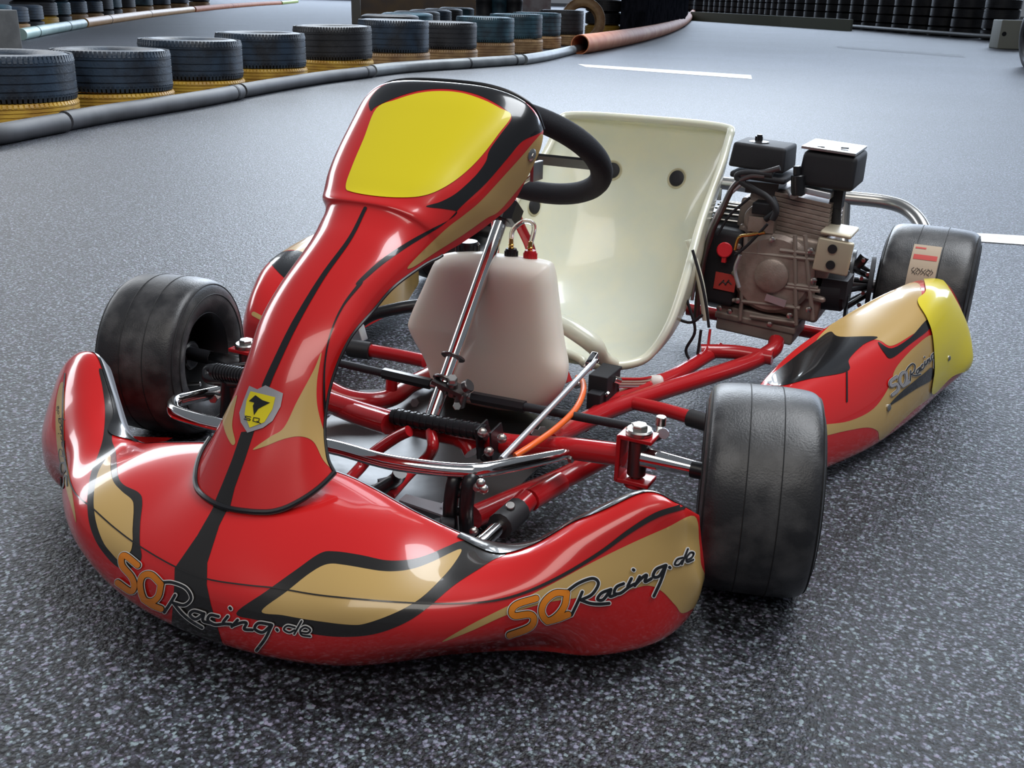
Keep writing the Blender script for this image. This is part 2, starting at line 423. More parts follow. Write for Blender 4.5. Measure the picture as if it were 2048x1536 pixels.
# ---- nose fairing
half = [
 # lip            top edge          upper face         crease             lower face         bottom             under
 [(0, -.325, .172), (0, -.33, .190), (0, -.40, .170), (0, -.468, .119), (0, -.485, .080), (0, -.474, .038), (0, -.44, .026)],
 [(.085, -.301, .162), (.085, -.308, .180), (.10, -.385, .160), (.12, -.452, .117), (.120, -.470, .078), (.105, -.463, .038), (.095, -.43, .026)],
 [(.185, -.304, .143), (.19, -.313, .160), (.195, -.375, .150), (.202, -.437, .122), (.204, -.448, .080), (.188, -.431, .038), (.17, -.40, .026)],
 [(.252, -.282, .120), (.26, -.293, .137), (.266, -.343, .136), (.276, -.392, .120), (.280, -.400, .080), (.267, -.362, .038), (.25, -.34, .026)],
 [(.302, -.264, .124), (.31, -.275, .142), (.322, -.312, .146), (.338, -.340, .125), (.344, -.344, .085), (.338, -.310, .040), (.32, -.30, .028)],
 [(.348, -.235, .155), (.355, -.245, .172), (.370, -.275, .170), (.385, -.288, .142), (.398, -.297, .095), (.398, -.288, .038), (.38, -.27, .028)],
 [(.402, -.202, .184), (.410, -.212, .201), (.422, -.230, .192), (.432, -.238, .158), (.446, -.242, .105), (.448, -.243, .042), (.43, -.22, .032)],
 [(.436, -.192, .176), (.446, -.204, .193), (.454, -.208, .182), (.459, -.207, .152), (.475, -.195, .095), (.468, -.190, .046), (.45, -.17, .036)],
 [(.450, -.155, .148), (.462, -.168, .166), (.465, -.168, .152), (.467, -.162, .130), (.472, -.152, .082), (.462, -.140, .050), (.45, -.13, .045)],
]
left = [
 [(-.470, -.150, .148), (-.478, -.158, .168), (-.490, -.150, .155), (-.500, -.140, .130), (-.512, -.138, .085), (-.500, -.140, .050), (-.47, -.14, .045)],
 [(-.440, -.182, .176), (-.455, -.192, .196), (-.478, -.198, .188), (-.497, -.206, .158), (-.511, -.216, .095), (-.507, -.236, .044), (-.47, -.20, .036)],
 [(-.405, -.200, .182), (-.415, -.210, .201), (-.442, -.226, .195), (-.472, -.240, .162), (-.489, -.256, .100), (-.480, -.271, .042), (-.45, -.24, .032)],
 [(-.352, -.235, .155), (-.358, -.245, .172), (-.385, -.272, .170), (-.418, -.292, .140), (-.436, -.304, .095), (-.425, -.299, .038), (-.40, -.28, .028)]]
def under(r): x, y, z = r[-1]; return r[:-1]+[(x, y, z-.006), (x*.93, y+.07, .014)]  # lowers the underside and adds an unseen shelf that blocks light from behind
half = [under(r) for r in half]; left = [under(r) for r in left]
net = left+[[(-x, y, z) for x, y, z in r] for r in half[4:0:-1]]+half
nose = Surf(net, 14, 10)
nose.face(600, 1120)
NO = nose.mesh('nose_fairing', M['red'], kart, thick=.003)
def np_(n, pts, mat, lev=1, smooth=True): return nose.poly(n, pts, M[mat], NO, lev, smooth)
BLK_L = [(198, 738), (214, 748), (229, 770), (234, 805), (228, 850), (224, 880), (232, 905), (236, 950), (248, 970), (277, 985), (285, 1003), (281, 1045), (280, 1085), (283, 1118), (262, 1136), (234, 1133), (199, 1094), (180, 1050), (175, 1000), (182, 948), (198, 905), (207, 870), (210, 820), (205, 775)]
np_('black_sticker', BLK_L, 'stripe', 1)
np_('gold_sticker', [(221, 912), (222, 941), (228, 965), (245, 984), (264, 1000), (268, 1017), (266, 1058), (266, 1085), (262, 1103), (251, 1112), (241, 1122), (224, 1106), (207, 1083), (193, 1044), (188, 1000), (194, 955), (206, 928)], 'gold', 2)
np_('center_stripe', [(432, 1000), (457, 1000), (453, 1023), (439, 1051), (415, 1126), (414, 1170), (422, 1208), (436, 1256), (449, 1300), (440, 1330), (345, 1300), (343, 1252), (346, 1210), (349, 1170), (350, 1136), (395, 1071), (426, 1017)], 'stripe', 1, False)
np_('black_sticker', [(473, 1226), (532, 1183), (592, 1140), (640, 1107), (670, 1103), (720, 1110), (774, 1121), (822, 1119), (860, 1108), (895, 1093), (925, 1082), (960, 1088), (1015, 1104), (985, 1121), (960, 1137), (908, 1171), (856, 1215), (811, 1245), (756, 1266), (702, 1273), (641, 1270), (566, 1255), (515, 1240)], 'stripe', 1)
np_('gold_sticker', [(524, 1222), (573, 1184), (620, 1147), (655, 1129), (692, 1131), (757, 1142), (795, 1143), (830, 1137), (867, 1123), (921, 1099), (908, 1128), (878, 1163), (841, 1197), (796, 1223), (737, 1245), (700, 1249), (624, 1240), (566, 1230)], 'gold', 2)
np_('gold_sticker', [(884, 1283), (941, 1249), (1015, 1212), (1090, 1175), (1182, 1126), (1257, 1089), (1331, 1056), (1388, 1032), (1398, 1086), (1402, 1130), (1416, 1167), (1400, 1204), (1366, 1226), (1350, 1210), (1323, 1182), (1294, 1171), (1249, 1182), (1200, 1190), (1145, 1197), (1090, 1206), (1015, 1229), (941, 1262)], 'gold', 1)
np_('gold_sticker', [(121, 768), (129, 775), (128, 860), (131, 905), (141, 960), (153, 1044), (142, 1010), (128, 960), (118, 915), (112, 860), (113, 805)], 'gold', 1)
mb = MB(); nose.ribbon(mb, [(131, 748), (127, 800), (127, 870), (133, 930), (150, 985), (186, 1017), (230, 1056), (279, 1092), (350, 1133), (415, 1158), (490, 1170), (556, 1177), (641, 1191), (757, 1202), (848, 1207), (923, 1207), (989, 1201), (1052, 1184), (1127, 1149), (1201, 1104), (1257, 1063), (1312, 1030), (1366, 1013)], [3]*16+[4, 5, 6, 7, 9, 11, 10], 3)
mb.build('pinstripe', M['stripe'], NO)
# black edging along the rear top edge, wider in the dips, and the grey lip behind it
def strip_uv(i0, i1, v0, v1): return [(i0+(i1-i0)*t, v0(i0+(i1-i0)*t)) for t in np.linspace(0, 1, 40)]+[(i1+(i0-i1)*t, v1(i1+(i0-i1)*t)) for t in np.linspace(0, 1, 40)]
g = lambda x: 14.0*x
nose.poly('edge_trim', strip_uv(g(10.6), g(15.0), lambda u: 9.0, lambda u: 11.6+4.8*math.exp(-((u/14-11.6)/.75)**2)+2.5*math.exp(-((u/14-13.4)/.5)**2)), M['black'], NO, 4, False, True)
nose.poly('edge_trim', strip_uv(g(1.2), g(5.0), lambda u: 9.0, lambda u: 10.4+5*math.exp(-((u/14-4.2)/.45)**2)), M['black'], NO, 4, False, True)
nose.poly('edge_lip', strip_uv(g(.3), g(15.7), lambda u: 0.2, lambda u: 9.4), M['grey_plastic'], NO, 2, False, True)
def bz(P0, P1, P2): return lambda t: (1-t)**2*np.array(P0)+2*t*(1-t)*np.array(P1)+t*t*np.array(P2)
def zA(x, y): return (60+x/2.926, 880+y/2.926)
def zB(x, y): return (700+x/2.695, 900+y/2.695)
logo(nose, NO, bz(zA(520, 838), zA(838, 1052), zA(1645, 1142)), (13, -60), .95)
logo(nose, NO, lambda t: np.array(zB(850, 1000))+t*np.array((990/2.695, -410/2.695)), (30/2.695, -170/2.695), 1.0)
logo(nose, NO, lambda t: np.array((136, 972))+t*np.array((-18, -160)), (-13, 4), .24, True, 'stripe', .5, None)


# ---- steering fairing
ST = [ # centre (y,z)   edge (x,y,z)        exponent
 ((-.418, .155), (.090, -.332, .196), 1.8), ((-.386, .205), (.078, -.328, .212), 1.8), ((-.350, .256), (.064, -.312, .243), 2.1),
 ((-.322, .300), (.058, -.288, .285), 2.2), ((-.288, .340), (.062, -.258, .326), 2.2), ((-.240, .382), (.066, -.215, .350), 2.3),
 ((-.186, .419), (.073, -.180, .372), 2.3, (.078, -.132, .368)),
 ((-.156, .437), (.080, -.125, .387), 2.4, (.078, -.114, .394)), ((-.138, .451), (.086, -.100, .392), 2.5, (.078, -.096, .420)),
 ((-.135, .458), (.091, -.085, .398), 2.6, (.093, -.070, .433)), ((-.120, .465), (.099, -.058, .406), 2.8, (.102, -.050, .441)),
 ((-.098, .482), (.112, -.010, .424), 3.0, (.112, -.020, .463)), ((-.064, .508), (.122, .030, .444), 3.1, (.119, .004, .484)), ((-.016, .545), (.134, .052, .482), 3.1, (.126, .042, .513)),
 ((.018, .571), (.140, .068, .510), 3.0, (.130, .065, .533)), ((.042, .586), (.138, .080, .530), 2.8, (.128, .078, .545)), ((.056, .588), (.132, .090, .532), 2.8, (.122, .088, .546))]
net = []
for (cy, cz), Er, n, *El in ST:
    row = []
    for a in np.linspace(-math.pi/2, math.pi/2, 13):
        s_ = abs(math.sin(a))**(2/n)*(1 if a > 0 else -1); g_ = 1-abs(math.cos(a))**(2/n)
        xe, ey, ez = El[0] if (El and a < 0) else Er
        row.append((xe*s_, cy+(ey-cy)*g_, cz+(ez-cz)*g_))
    net.append(row)
nas = Surf(net, 9, 6)
nas.face(800, 300)
NA = nas.mesh('steering_fairing', M['red'], kart, thick=.003)
def nq(n, pts, mat, lev=1, smooth=True): return nas.poly(n, pts, M[mat], NA, lev, smooth)
nq('number_panel', [(753, 218), (793, 200), (837, 187), (881, 183), (925, 187), (968, 201), (1000, 217), (1022, 232), (997, 268), (968, 306), (938, 338), (903, 366), (863, 387), (822, 395), (764, 394), (706, 385), (692, 373), (706, 330), (728, 278)], 'yellow', 2)
nq('black_sticker', [(852, 413), (880, 404), (910, 388), (938, 364), (957, 344), (972, 322), (979, 300), (1000, 270), (1023, 237), (1010, 219), (968, 195), (925, 182), (881, 178), (837, 182), (793, 195), (753, 213), (742, 222), (738, 205), (750, 185), (770, 170), (820, 152), (880, 145), (940, 152), (1000, 170), (1045, 200), (1078, 240), (1084, 262), (1045, 282), (1016, 315), (972, 366), (925, 410), (890, 446), (850, 472), (815, 494), (764, 530), (722, 566), (714, 564), (760, 521), (815, 484), (862, 458), (897, 440), (914, 424), (890, 418)], 'black', 1)
mb = MB(); nas.ribbon(mb, [(722, 565), (686, 612), (662, 665), (650, 720), (647, 780), (651, 840), (664, 890), (686, 938)], [7, 4, 3, 3, 4, 5, 7, 8], 3); mb.build('pinstripe', M['black'], NA)
mb = MB(); nas.ribbon(mb, [(731, 417), (700, 478), (645, 555), (590, 648), (548, 735), (532, 772)], [7, 8, 10, 13, 14, 15], 2); mb.build('dark_stripe', M['black'], NA)
nq('dark_stripe', [(483, 864), (509, 862), (490, 920), (470, 975), (458, 1024), (440, 1024), (424, 1018), (445, 968), (465, 918)], 'stripe', 1, False)
nq('gold_sticker', [(506, 899), (540, 874), (568, 855), (594, 803), (627, 741), (643, 705), (634, 760), (634, 809), (646, 858), (666, 907), (682, 938), (668, 941), (646, 920), (627, 884), (601, 873), (568, 878), (532, 892)], 'gold', 1)
nq('gold_sticker', [(474, 790), (448, 829), (449, 858), (463, 888), (471, 884), (465, 852), (469, 819)], 'gold', 1)
nq('gold_sticker', [(1084, 268), (1072, 278), (1045, 310), (1008, 351), (961, 402), (925, 432), (888, 461), (819, 529), (826, 534), (870, 505), (925, 470), (972, 437), (1000, 420), (1049, 362), (1081, 320), (1090, 290)], 'gold', 1)
nq('shield_badge', [(500, 772), (516, 779), (532, 771), (567, 787), (562, 813), (546, 842), (527, 856), (496, 866), (483, 845), (480, 826), (489, 800)], 'silver_vinyl', 3, False)
nq('badge_field', [(503, 783), (552, 795), (546, 819), (530, 845), (501, 856), (491, 829), (495, 802)], 'yellow', 4, False)
nq('badge_bird', [(500, 803), (513, 791), (527, 801), (542, 806), (530, 812), (519, 818), (510, 831), (508, 812), (511, 806)], 'black', 5, False)
mb = MB()
for Lq in ([(504, 835), (494, 833), (493, 836), (503, 839), (502, 842), (491, 839)], [(510, 836), (521, 838), (519, 846), (508, 843), (510, 836)], [(516, 843), (523, 848)]): nas.ribbon(mb, Lq, 1.7, 6, False)
mb.build('badge_letters', M['black'], NA)
mb = MB(); P = [nas.ev(nas.N-1.001, v, .001) for v in np.linspace(0, nas.Mm-1.001, 60)]; tube(mb, P, .0026, smooth=False, seg=8); mb.build('top_trim', M['black_plastic'], NA)
mb = MB()
seam = []
for v_ in np.linspace(0, nas.Mm-1.01, 50):
    for u_ in np.linspace(0, 16, 161):
        p = nas.ev(u_, v_); h_ = nose.bvh.ray_cast(Vector((p[0], p[1], 1)), Vector((0, 0, -1)))[0]
        if h_ is None or p[2] > h_.z+.0015: break
    seam.append(nas.ev(u_, v_, .0015))
seam = np.array(seam); seam[2:-2] = (seam[:-4]+seam[1:-3]+seam[2:-2]+seam[3:-1]+seam[4:])/5
tube(mb, seam, .0032, smooth=False, seg=8)
P = [nas.ev(u, nas.Mm-1.001, .0) for u in np.linspace(0, nas.N*.52, 60)]; tube(mb, P, .0022, smooth=False, seg=8); mb.build('edge_trim', M['black_plastic'], NA)
def rivet(mb, p, n, r=.006):
    lathe(mb, [(-.001, r), (.0012, r), (.003, r*.6), (.0032, r*.3)], p, n, 14)
mb = MB(); q = nas.uv(1063, 310); p = nas.ev(q[0], q[1]); p2 = nas.ev(q[0], q[1], 1.0); rivet(mb, p, p2-p, .0085)
lathe(mb, [(.002, .004), (.0045, .0035)], p, p2-p, 6); mb.build('screw', M['steel'], NA)

# ---- wheels
def make_wheel(name, R, hw, loc, steer, out, label=None, worn=False):
    """out: +1 outer face towards +x"""
    w = R*.5; prof = []
    bead = .070 if R < .135 else .072
    half_ = [(-hw*.80, bead), (-hw*.93, bead+.010), (-hw, R*.72), (-hw*.985, R*.84), (-hw*.93, R*.925), (-hw*.82, R*.972), (-hw*.6, R*.992), (-hw*.3, R), (0, R)]
    prof = half_+[(-a, r) for a, r in half_[-2::-1]]
    pr = crom([(a, r, 0) for a, r in prof], 4)
    mb = MB(); lathe(mb, [(p[0], p[1]) for p in pr], (0, 0, 0), (1, 0, 0), 72, caps=False)
    t = mb.build(name, M['slick'], kart, ang=80); t.location = (loc[0], loc[1], R); t.rotation_euler = (0, 0, steer)
    if label: t['label'] = label
    # moulded rings on the side walls
    mb = MB()
    for s in (-1, 1):
        for rr, xx in ((R*.80, hw*1.0), (R*.925, hw*.935)):
            v = [(s*xx, rr*math.cos(a), rr*math.sin(a)) for a in np.linspace(0, 2*math.pi, 64, endpoint=False)]
            tube(mb, v, .0011, smooth=False, seg=6, closed=True)
    for xx in (-hw*.28, hw*.28):
        v = [(xx, (R+.0002)*math.cos(a), (R+.0002)*math.sin(a)) for a in np.linspace(0, 2*math.pi, 72, endpoint=False)]
        tube(mb, v, .0007, smooth=False, seg=6, closed=True)
    mb.build('moulded_ring', M['groove'], t)
    mb = MB(); rr = bead+.004
    pf = [(-hw*.80, rr+.004), (-hw*.84, rr+.004), (-hw*.86, rr-.001), (-hw*.80, rr-.006), (-hw*.55, rr-.012), (-hw*.3, rr-.016), (hw*.3, rr-.016), (hw*.55, rr-.012), (hw*.80, rr-.006), (hw*.86, rr-.001), (hw*.84, rr+.004), (hw*.80, rr+.004)]
    lathe(mb, pf, (0, 0, 0), (1, 0, 0), 48, caps=False)
    x0 = out*hw*.1
    lathe(mb, [(x0-.004, rr-.016), (x0-.004, .02), (x0+.004, .02), (x0+.004, rr-.016)], (0, 0, 0), (1, 0, 0), 48, caps=False)
    mb.build('rim', M['rim'], t, ang=35)
    mb = MB(); cyl(mb, (-hw*.3, 0, 0), (hw*.5, 0, 0), .021, 24); cyl(mb, (-hw*.5 if out > 0 else hw*.5, 0, 0), (0, 0, 0), .024, 24)
    mb.build('hub', M['black_plastic'], t)
    for k in range(3):
        a = 2*math.pi*k/3+.5; part('wheel_bolt', M['steel'], t, lambda mb: lathe(mb, [(x0-.016, .0055), (x0+.016, .0055)], (0, .038*math.cos(a), .038*math.sin(a)), (1, 0, 0), 6))
    s = -out; a = -2.2; mb = MB()
    cyl(mb, (s*hw*.35, .052*math.cos(a), .052*math.sin(a)), (s*hw*.85, .047*math.cos(a), .047*math.sin(a)), .004, 10)
    mb.build('valve', M['steel'], t)
    return t
RF, RR, TF, TR, WB, STR = .130, .139, .487, .570, 1.052, .27
make_wheel('front_wheel', RF, .069, (TF, 0), STR, 1)
make_wheel('front_wheel', RF, .069, (-TF, 0), STR, -1)
rw = make_wheel('rear_wheel', RR, .088, (TR, WB), 0, 1)
make_wheel('rear_wheel', RR, .088, (-TR, WB), 0, -1)
# sticker on the rear tyre
def on_tyre(x, a, o=.0008): return (x, -(RR+o)*math.cos(a), (RR+o)*math.sin(a))
def tyre_patch(name, x0, x1, a0, a1, mat, o, nx=6, na=16):
    mb = MB(); v = [on_tyre(x0+(x1-x0)*i/nx, a0+(a1-a0)*j/na, o) for i in range(nx+1) for j in range(na+1)]
    mb.add(v, [(i*(na+1)+j, (i+1)*(na+1)+j, (i+1)*(na+1)+j+1, i*(na+1)+j+1) for i in range(nx) for j in range(na)]); return mb.build(name, mat, rw)
tyre_patch('paper_label', -.030, .022, .22, .98, M['label'], .0012)
tyre_patch('label_print', -.026, .018, .72, .80, M['red_ink'], .0017)
tyre_patch('label_print', -.026, -.006, .90, .93, M['red_ink'], .0017)
mb = MB()
for k in range(9):
    x = -.022+k*.0045; pts = [on_tyre(x+.0022*math.sin(j*1.9+k*1.3), .50+.09*j/4-.01*(k % 2), .0018) for j in range(5)]
    tube(mb, pts, .0005, n=2, seg=5)
mb.build('label_writing', M['ink'], rw)

# ---- steering: column, wheel, supports
n_col = np.array([0, .653, .757])
c0 = at(868, 822, x=0); c1 = at(1003, 440, x=0)
ax = (c1-c0)/np.linalg.norm(c1-c0)
SW = c1+ax*.078+np.array([.004, 0, .036])
mb = MB(); tube(mb, [c0-ax*.03, c1], .0108, smooth=False, seg=20); mb.build('steering_column', M['chrome'], kart)
mb = MB(); cyl(mb, c1-ax*.004, c1+ax*.035, .017, 20); tube(mb, [c1+ax*.03, SW], .010, smooth=False)
box(mb, c1+ax*.012+np.array([.014, 0, 0]), (.02, .03, .03), (1, 0, 0), ax); mb.build('column_bush', M['black_plastic'], kart)
mb = MB(); cyl(mb, c0+ax*.048, c0+ax*.053, .019, 24); cyl(mb, c0+ax*.086, c0+ax*.089, .019, 24)
mb.build('column_collar', M['dark_steel'], kart)
wn = np.array([0, .60, .80]); wn /= np.linalg.norm(wn); wx = np.array([1.0, 0, 0]); wy = np.cross(wn, wx)
mb = MB(); ring = []
for a in np.linspace(0, 2*math.pi, 64, endpoint=False):
    r_ = .133; yy = math.sin(a)*r_*.97
    ring.append(SW+wx*math.cos(a)*r_+wy*yy)
tube(mb, ring, .0175, smooth=False, seg=18, closed=True); sw = mb.build('steering_wheel', M['suede'], kart)
mb = MB()
for a in (0.0, math.pi, math.pi*1.5):
    e = SW+(wx*math.cos(a)+wy*math.sin(a))*.125; d = e-SW; d /= np.linalg.norm(d)
    box(mb, (SW-wn*.012+e)/2, (.115, .028, .004), d, np.cross(wn, d))
cyl(mb, SW-wn*.02, SW-wn*.002, .03, 24); mb.build('spoke', M['black_plastic'], sw)
mb = MB()
for k in (.062, .085):
    p = SW+wx*k-wn*.004; plate(mb, [p+wx*.008, p-wx*.006+wy*.006, p-wx*.006-wy*.006], wn*.003)
mb.build('spoke_hole', M['steel'], sw)
# red support struts and clear hose behind the fairing
part('support_strut', M['frame_red'], kart, lambda mb: tube(mb, [at(1020, 395, y=.30), at(1040, 450, y=.34), at(1064, 510, y=.36), at(1075, 620, y=.38), (.07, .36, .07)], .0085, n=6))
part('support_strut', M['frame_red'], kart, lambda mb: tube(mb, [at(992, 440, y=.31), at(990, 500, y=.33), at(985, 600, y=.36), (-.02, .36, .07)], .0075, n=6))
part('fairing_bracket', M['steel'], kart, lambda mb: box(mb, at(1073, 342, y=.115), (.006, .03, .026)), bevel=.001)
part('fairing_bracket', M['gold'], kart, lambda mb: plate(mb, [at(1044, 365, y=.11), at(1070, 340, y=.11), at(1072, 352, y=.13), at(1045, 368, y=.13)], (0, 0, -.002)))

# ---- fuel tank
tc_ = .205
out = [(868, 520), (893, 506), (940, 503), (1000, 508), (1088, 520), (1108, 538), (1117, 600), (1128, 690), (1137, 742), (1125, 785), (1092, 815), (1045, 822), (985, 815), (915, 798), (870, 780), (848, 722), (816, 662), (816, 636), (845, 570)]
F3 = [at(u, v, y=tc_) for u, v in out]; cen = np.mean(F3, 0)
tank = Surf([[cen*0+p*0 for p in F3]]*2, 1, 1) if False else None
def rings():
    R = []
    for (yy, s, dz) in ((-.022, .0, 0), (-.022, .55, 0), (-.020, .80, 0), (-.012, .92, 0), (.0, .985, 0), (.012, 1.0, 0), (.075, 1.0, 0), (.090, .96, 0), (.098, .85, 0), (.10, 0, 0)):
        sh = max(yy-.005, 0)
        R.append([cen+(p-cen)*np.array([s, 1, s])+np.array([-.44*sh, yy, -.27*sh]) for p in crom(F3, 4, True)])
    return R
R_ = rings(); n_ = len(R_[0]); mb = MB(); f = []
for i in range(len(R_)-1):
    for k in range(n_): f.append((i*n_+k, i*n_+(k+1) % n_, (i+1)*n_+(k+1) % n_, (i+1)*n_+k))
V_ = [p for r_ in R_ for p in r_]
# crease: right chamber stands proud of the left one
ca, cb = at(985, 505, y=tc_), at(905, 815, y=tc_); cdir = (cb-ca)/np.linalg.norm(cb-ca); cn = np.array([cdir[2], 0, -cdir[0]])
cn = cn if cn[0] > 0 else -cn
V2 = []
for idx, p in enumerate(V_):
    r_i = idx//n_; s = (p-ca)@cn; w_ = 1/(1+math.exp(-s/.004)); k_ = {0: 1, 1: 1, 2: 1, 3: .9, 4: .7, 5: .4}.get(r_i, 0)
    V2.append(p+np.array([0, -.016*w_*k_, 0]))
mb.add(V2, f)
tk = mb.build('fuel_tank', M['tank'], kart, ang=75)
md = tk.modifiers.new('s', 'SUBSURF'); md.levels = 2; md.render_levels = 2
def cap(name, px, py, y, r, h, mat, seg=16, par=tk):
    mb = MB(); b_ = at(px, py, y=y); lathe(mb, [(0, r*.8), (.004, r), (h*.8, r), (h, r*.85)], b_, (0, 0, 1), seg)
    for k in range(14):
        a = 2*math.pi*k/14; lathe(mb, [(.005, .0012), (h*.8, .0012)], b_+np.array([r*math.cos(a), r*math.sin(a), 0]), (0, 0, 1), 5)
    return mb.build(name, mat, par)
cap('filler_cap', 935, 509, .235, .019, .022, M['black_plastic'])
cap('hose_nut', 1022, 522, .215, .0098, .020, M['black_plastic']); cap('hose_nut', 1060, 526, .215, .0098, .020, M['red_plastic'])
for px, py in ((1022, 494), (1060, 500)):
    part('hose_barb', M['brass'], tk, lambda mb: lathe(mb, [(0, .004), (.004, .0048), (.005, .0036), (.009, .0046), (.010, .0034), (.018, .003)], at(px, py+6, y=.215), (0, 0, 1), 14))
ptube('breather_hose', M['clear'], tk, [at(1022, 486, y=.22), at(1026, 460, y=.222), at(1048, 443, y=.224), at(1068, 452, y=.222), at(1061, 490, y=.22)], .0038, n=8)

# ---- seat
x0 = -.015
SS = [((.905, .462), (.187, .882, .452), 3.2), ((.912, .440), (.187, .868, .436), 3.2), ((.912, .390), (.190, .815, .385), 3.0), ((.885, .300), (.197, .695, .303), 2.6), ((.845, .210), (.205, .600, .216), 2.4),
      ((.770, .115), (.200, .545, .144), 2.3), ((.660, .066), (.178, .512, .092), 2.2), ((.560, .054), (.150, .480, .078), 2.0), ((.478, .066), (.110, .450, .078), 2.0), ((.432, .098), (.084, .425, .086), 2.0)]
net = []
for (cy, cz), (xe, ey, ez), n in SS:
    row = []
    for a in np.linspace(-math.pi/2, math.pi/2, 13):
        s_ = abs(math.sin(a))**(2/n)*(1 if a > 0 else -1); g_ = 1-abs(math.cos(a))**(2/n)
        row.append((x0+xe*s_, cy+(ey-cy)*g_, cz+(ez-cz)*g_))
    net.append(row)
seat = Surf(net, 8, 6)
SE = seat.mesh('seat', M['seat'], kart, thick=.006)
mb = MB(); E = seat.g
loop = list(E[:, -1][::-1])+list(E[0][::-1][1:])+list(E[1:, 0])+list(E[-1][1:-1])
tube(mb, loop, .0085, smooth=False, seg=10, closed=True); mb.build('rolled_edge', M['seat'], SE)
for (u, v) in ((1225, 341), (1354, 357), (1068, 412)):
    q = seat.uv(u, v); p = seat.ev(*q, .0005); nn = seat.ev(*q, 1)-seat.ev(*q, 0)
    part('seat_bolt', M['matt_black'], SE, lambda mb: lathe(mb, [(0, .016), (.002, .0165), (.004, .014), (.0045, .006)], p, nn, 24))
    part('bolt_recess', M['recess'], SE, lambda mb: lathe(mb, [(.0, .0165), (.0012, .0205), (.0, .022)], p, nn, 28, caps=False))
part('crotch_lip', M['seat'], SE, lambda mb: tube(mb, [at(1120, 645, y=.40), at(1150, 662, y=.40), at(1188, 690, y=.405), at(1205, 715, y=.425), at(1230, 728, y=.45)], [.016, .017, .017, .014, .010], n=6))

# ---- chassis tubes
def T(name, pts, r=.0145, mat='frame_red', **k): return ptube(name, M[mat], kart, pts, r, **k)
zr = .062
chas = T('main_rail', [at(948, 1034, z=zr), at(1060, 985, z=zr), at(1140, 950, z=.066), at(1222, 905, z=.09)], .0155)
T('axle_tube', [(-.31, 0, .125), (-.22, 0, .115), (-.06, 0, .103), (.12, 0, .108), (.23, 0, .125), (.31, 0, .134)], .0155)
T('main_rail', [at(1098, 885, z=.085), at(1125, 866, z=.07), at(1204, 826, z=zr), at(1265, 802, z=zr), at(1337, 778, z=zr), at(1457, 740, z=zr), at(1507, 722, z=zr), at(1545, 700, z=.075), at(1553, 682, z=.085)], .0155)
T('inner_rail', [at(1165, 850, z=zr), at(1230, 800, z=zr), at(1345, 752, z=zr), at(1425, 706, z=zr), at(1445, 698, z=.07)], .013)
T('cross_tube', [at(1400, 702, z=.068), at(1470, 704, z=.068), at(1545, 716, z=.068)], .014)
T('cross_tube', [at(1375, 618, y=.95), at(1440, 630, y=.95), at(1600, 660, y=.95), at(1700, 680, y=.95)], .014)
T('pod_bar', [at(1268, 806, z=.064), at(1330, 820, z=.064), at(1392, 838, z=.064)], .0115)
ptube('rubber_sleeve', M['rubber'], kart, [at(1378, 835, z=.064), at(1418, 847, z=.064)], .0145, smooth=False)
ptube('pod_bar', M['frame_red'], kart, [at(735, 700, z=.075), at(790, 710, z=.075), at(850, 722, z=.075)], .0125)
ptube('rubber_sleeve', M['rubber'], kart, [at(700, 696, z=.075), at(742, 702, z=.075)], .017, smooth=False)
T('main_rail', [at(640, 770, z=.085), at(690, 795, z=.07), at(745, 803, z=.066), at(790, 792, z=.066), at(820, 770, z=.066), at(860, 750, z=.064), (-.17, .45, .062), (-.24, .75, .062), (-.26, 1.0, .062)], .0155)
T('post', [at(782, 790, z=.07), at(784, 755, z=.10)], .010, smooth=False)
T('main_rail', [(-.29, -.02, .115), (-.24, -.08, .075), (-.17, -.16, .062), (-.12, -.24, .062)], .0155)
T('front_tube', [(-.19, -.225, .064), (-.10, -.245, .064), (.05, -.245, .064), (.17, -.20, .064)], .012)
T('support_leg', [at(690, 968, z=.055), at(718, 938, z=.055), at(745, 908, z=.075), at(790, 876, z=.10), at(818, 862, z=.115)], .0085)
T('support_leg', [at(778, 992, z=.055), at(820, 945, z=.062), at(852, 918, z=.075), at(866, 893, z=.10), at(862, 862, z=.115)], .0085)
T('support_leg', [at(670, 810, z=.10), at(720, 830, z=.105), at(778, 848, z=.11)], .016)
T('support_leg', [at(880, 862, z=.10), at(930, 884, z=.10), at(945, 905, z=.09)], .013)
# bumper sleeve with chrome stub on the right
T('nose_mount', [at(1055, 998, z=.072), at(1030, 1022, z=.066)], .0155, smooth=False)
T('nose_mount', [at(1120, 965, z=.068), at(1060, 1000, z=.07)], .0155, smooth=False)
ptube('rubber_sleeve', M['rubber'], kart, [at(1036, 1020, z=.068), at(1000, 1052, z=.068)], .0175, smooth=False)
ptube('nose_stay', M['chrome'], kart, [at(1006, 1046, z=.068), at(968, 1082, z=.066), at(930, 1110, z=.06)], .0095, smooth=False)
part('clamp_bolt', M['steel'], kart, lambda mb: cyl(mb, at(1021, 1016, z=.084), at(1021, 1010, z=.090), .006, 12))
# chrome hoop in front of the pedals
hz = .142
HP = [at(437, 783, z=.125), at(395, 792, z=.13), at(364, 799, z=.135), at(349, 805, z=.137), at(347, 818, z=.138), at(362, 829, z=.139), at(430, 848, z=hz), at(540, 872, z=hz), at(665, 894, z=hz), at(760, 920, z=hz), at(830, 932, z=hz), at(905, 940, z=hz), at(960, 940, z=hz), at(1040, 926, z=.135), at(1108, 912, z=.128), at(1140, 903, z=.124)]
ptube('chrome_hoop', M['chrome'], kart, HP, [.0098]*13+[.0085, .006], n=8, seg=20)
part('hoop_bolt', M['steel'], kart, lambda mb: (cyl(mb, at(1138, 912, z=.118), at(1148, 914, z=.118), .009, 6), cyl(mb, at(432, 792, z=.12), at(425, 798, z=.12), .008, 6)))

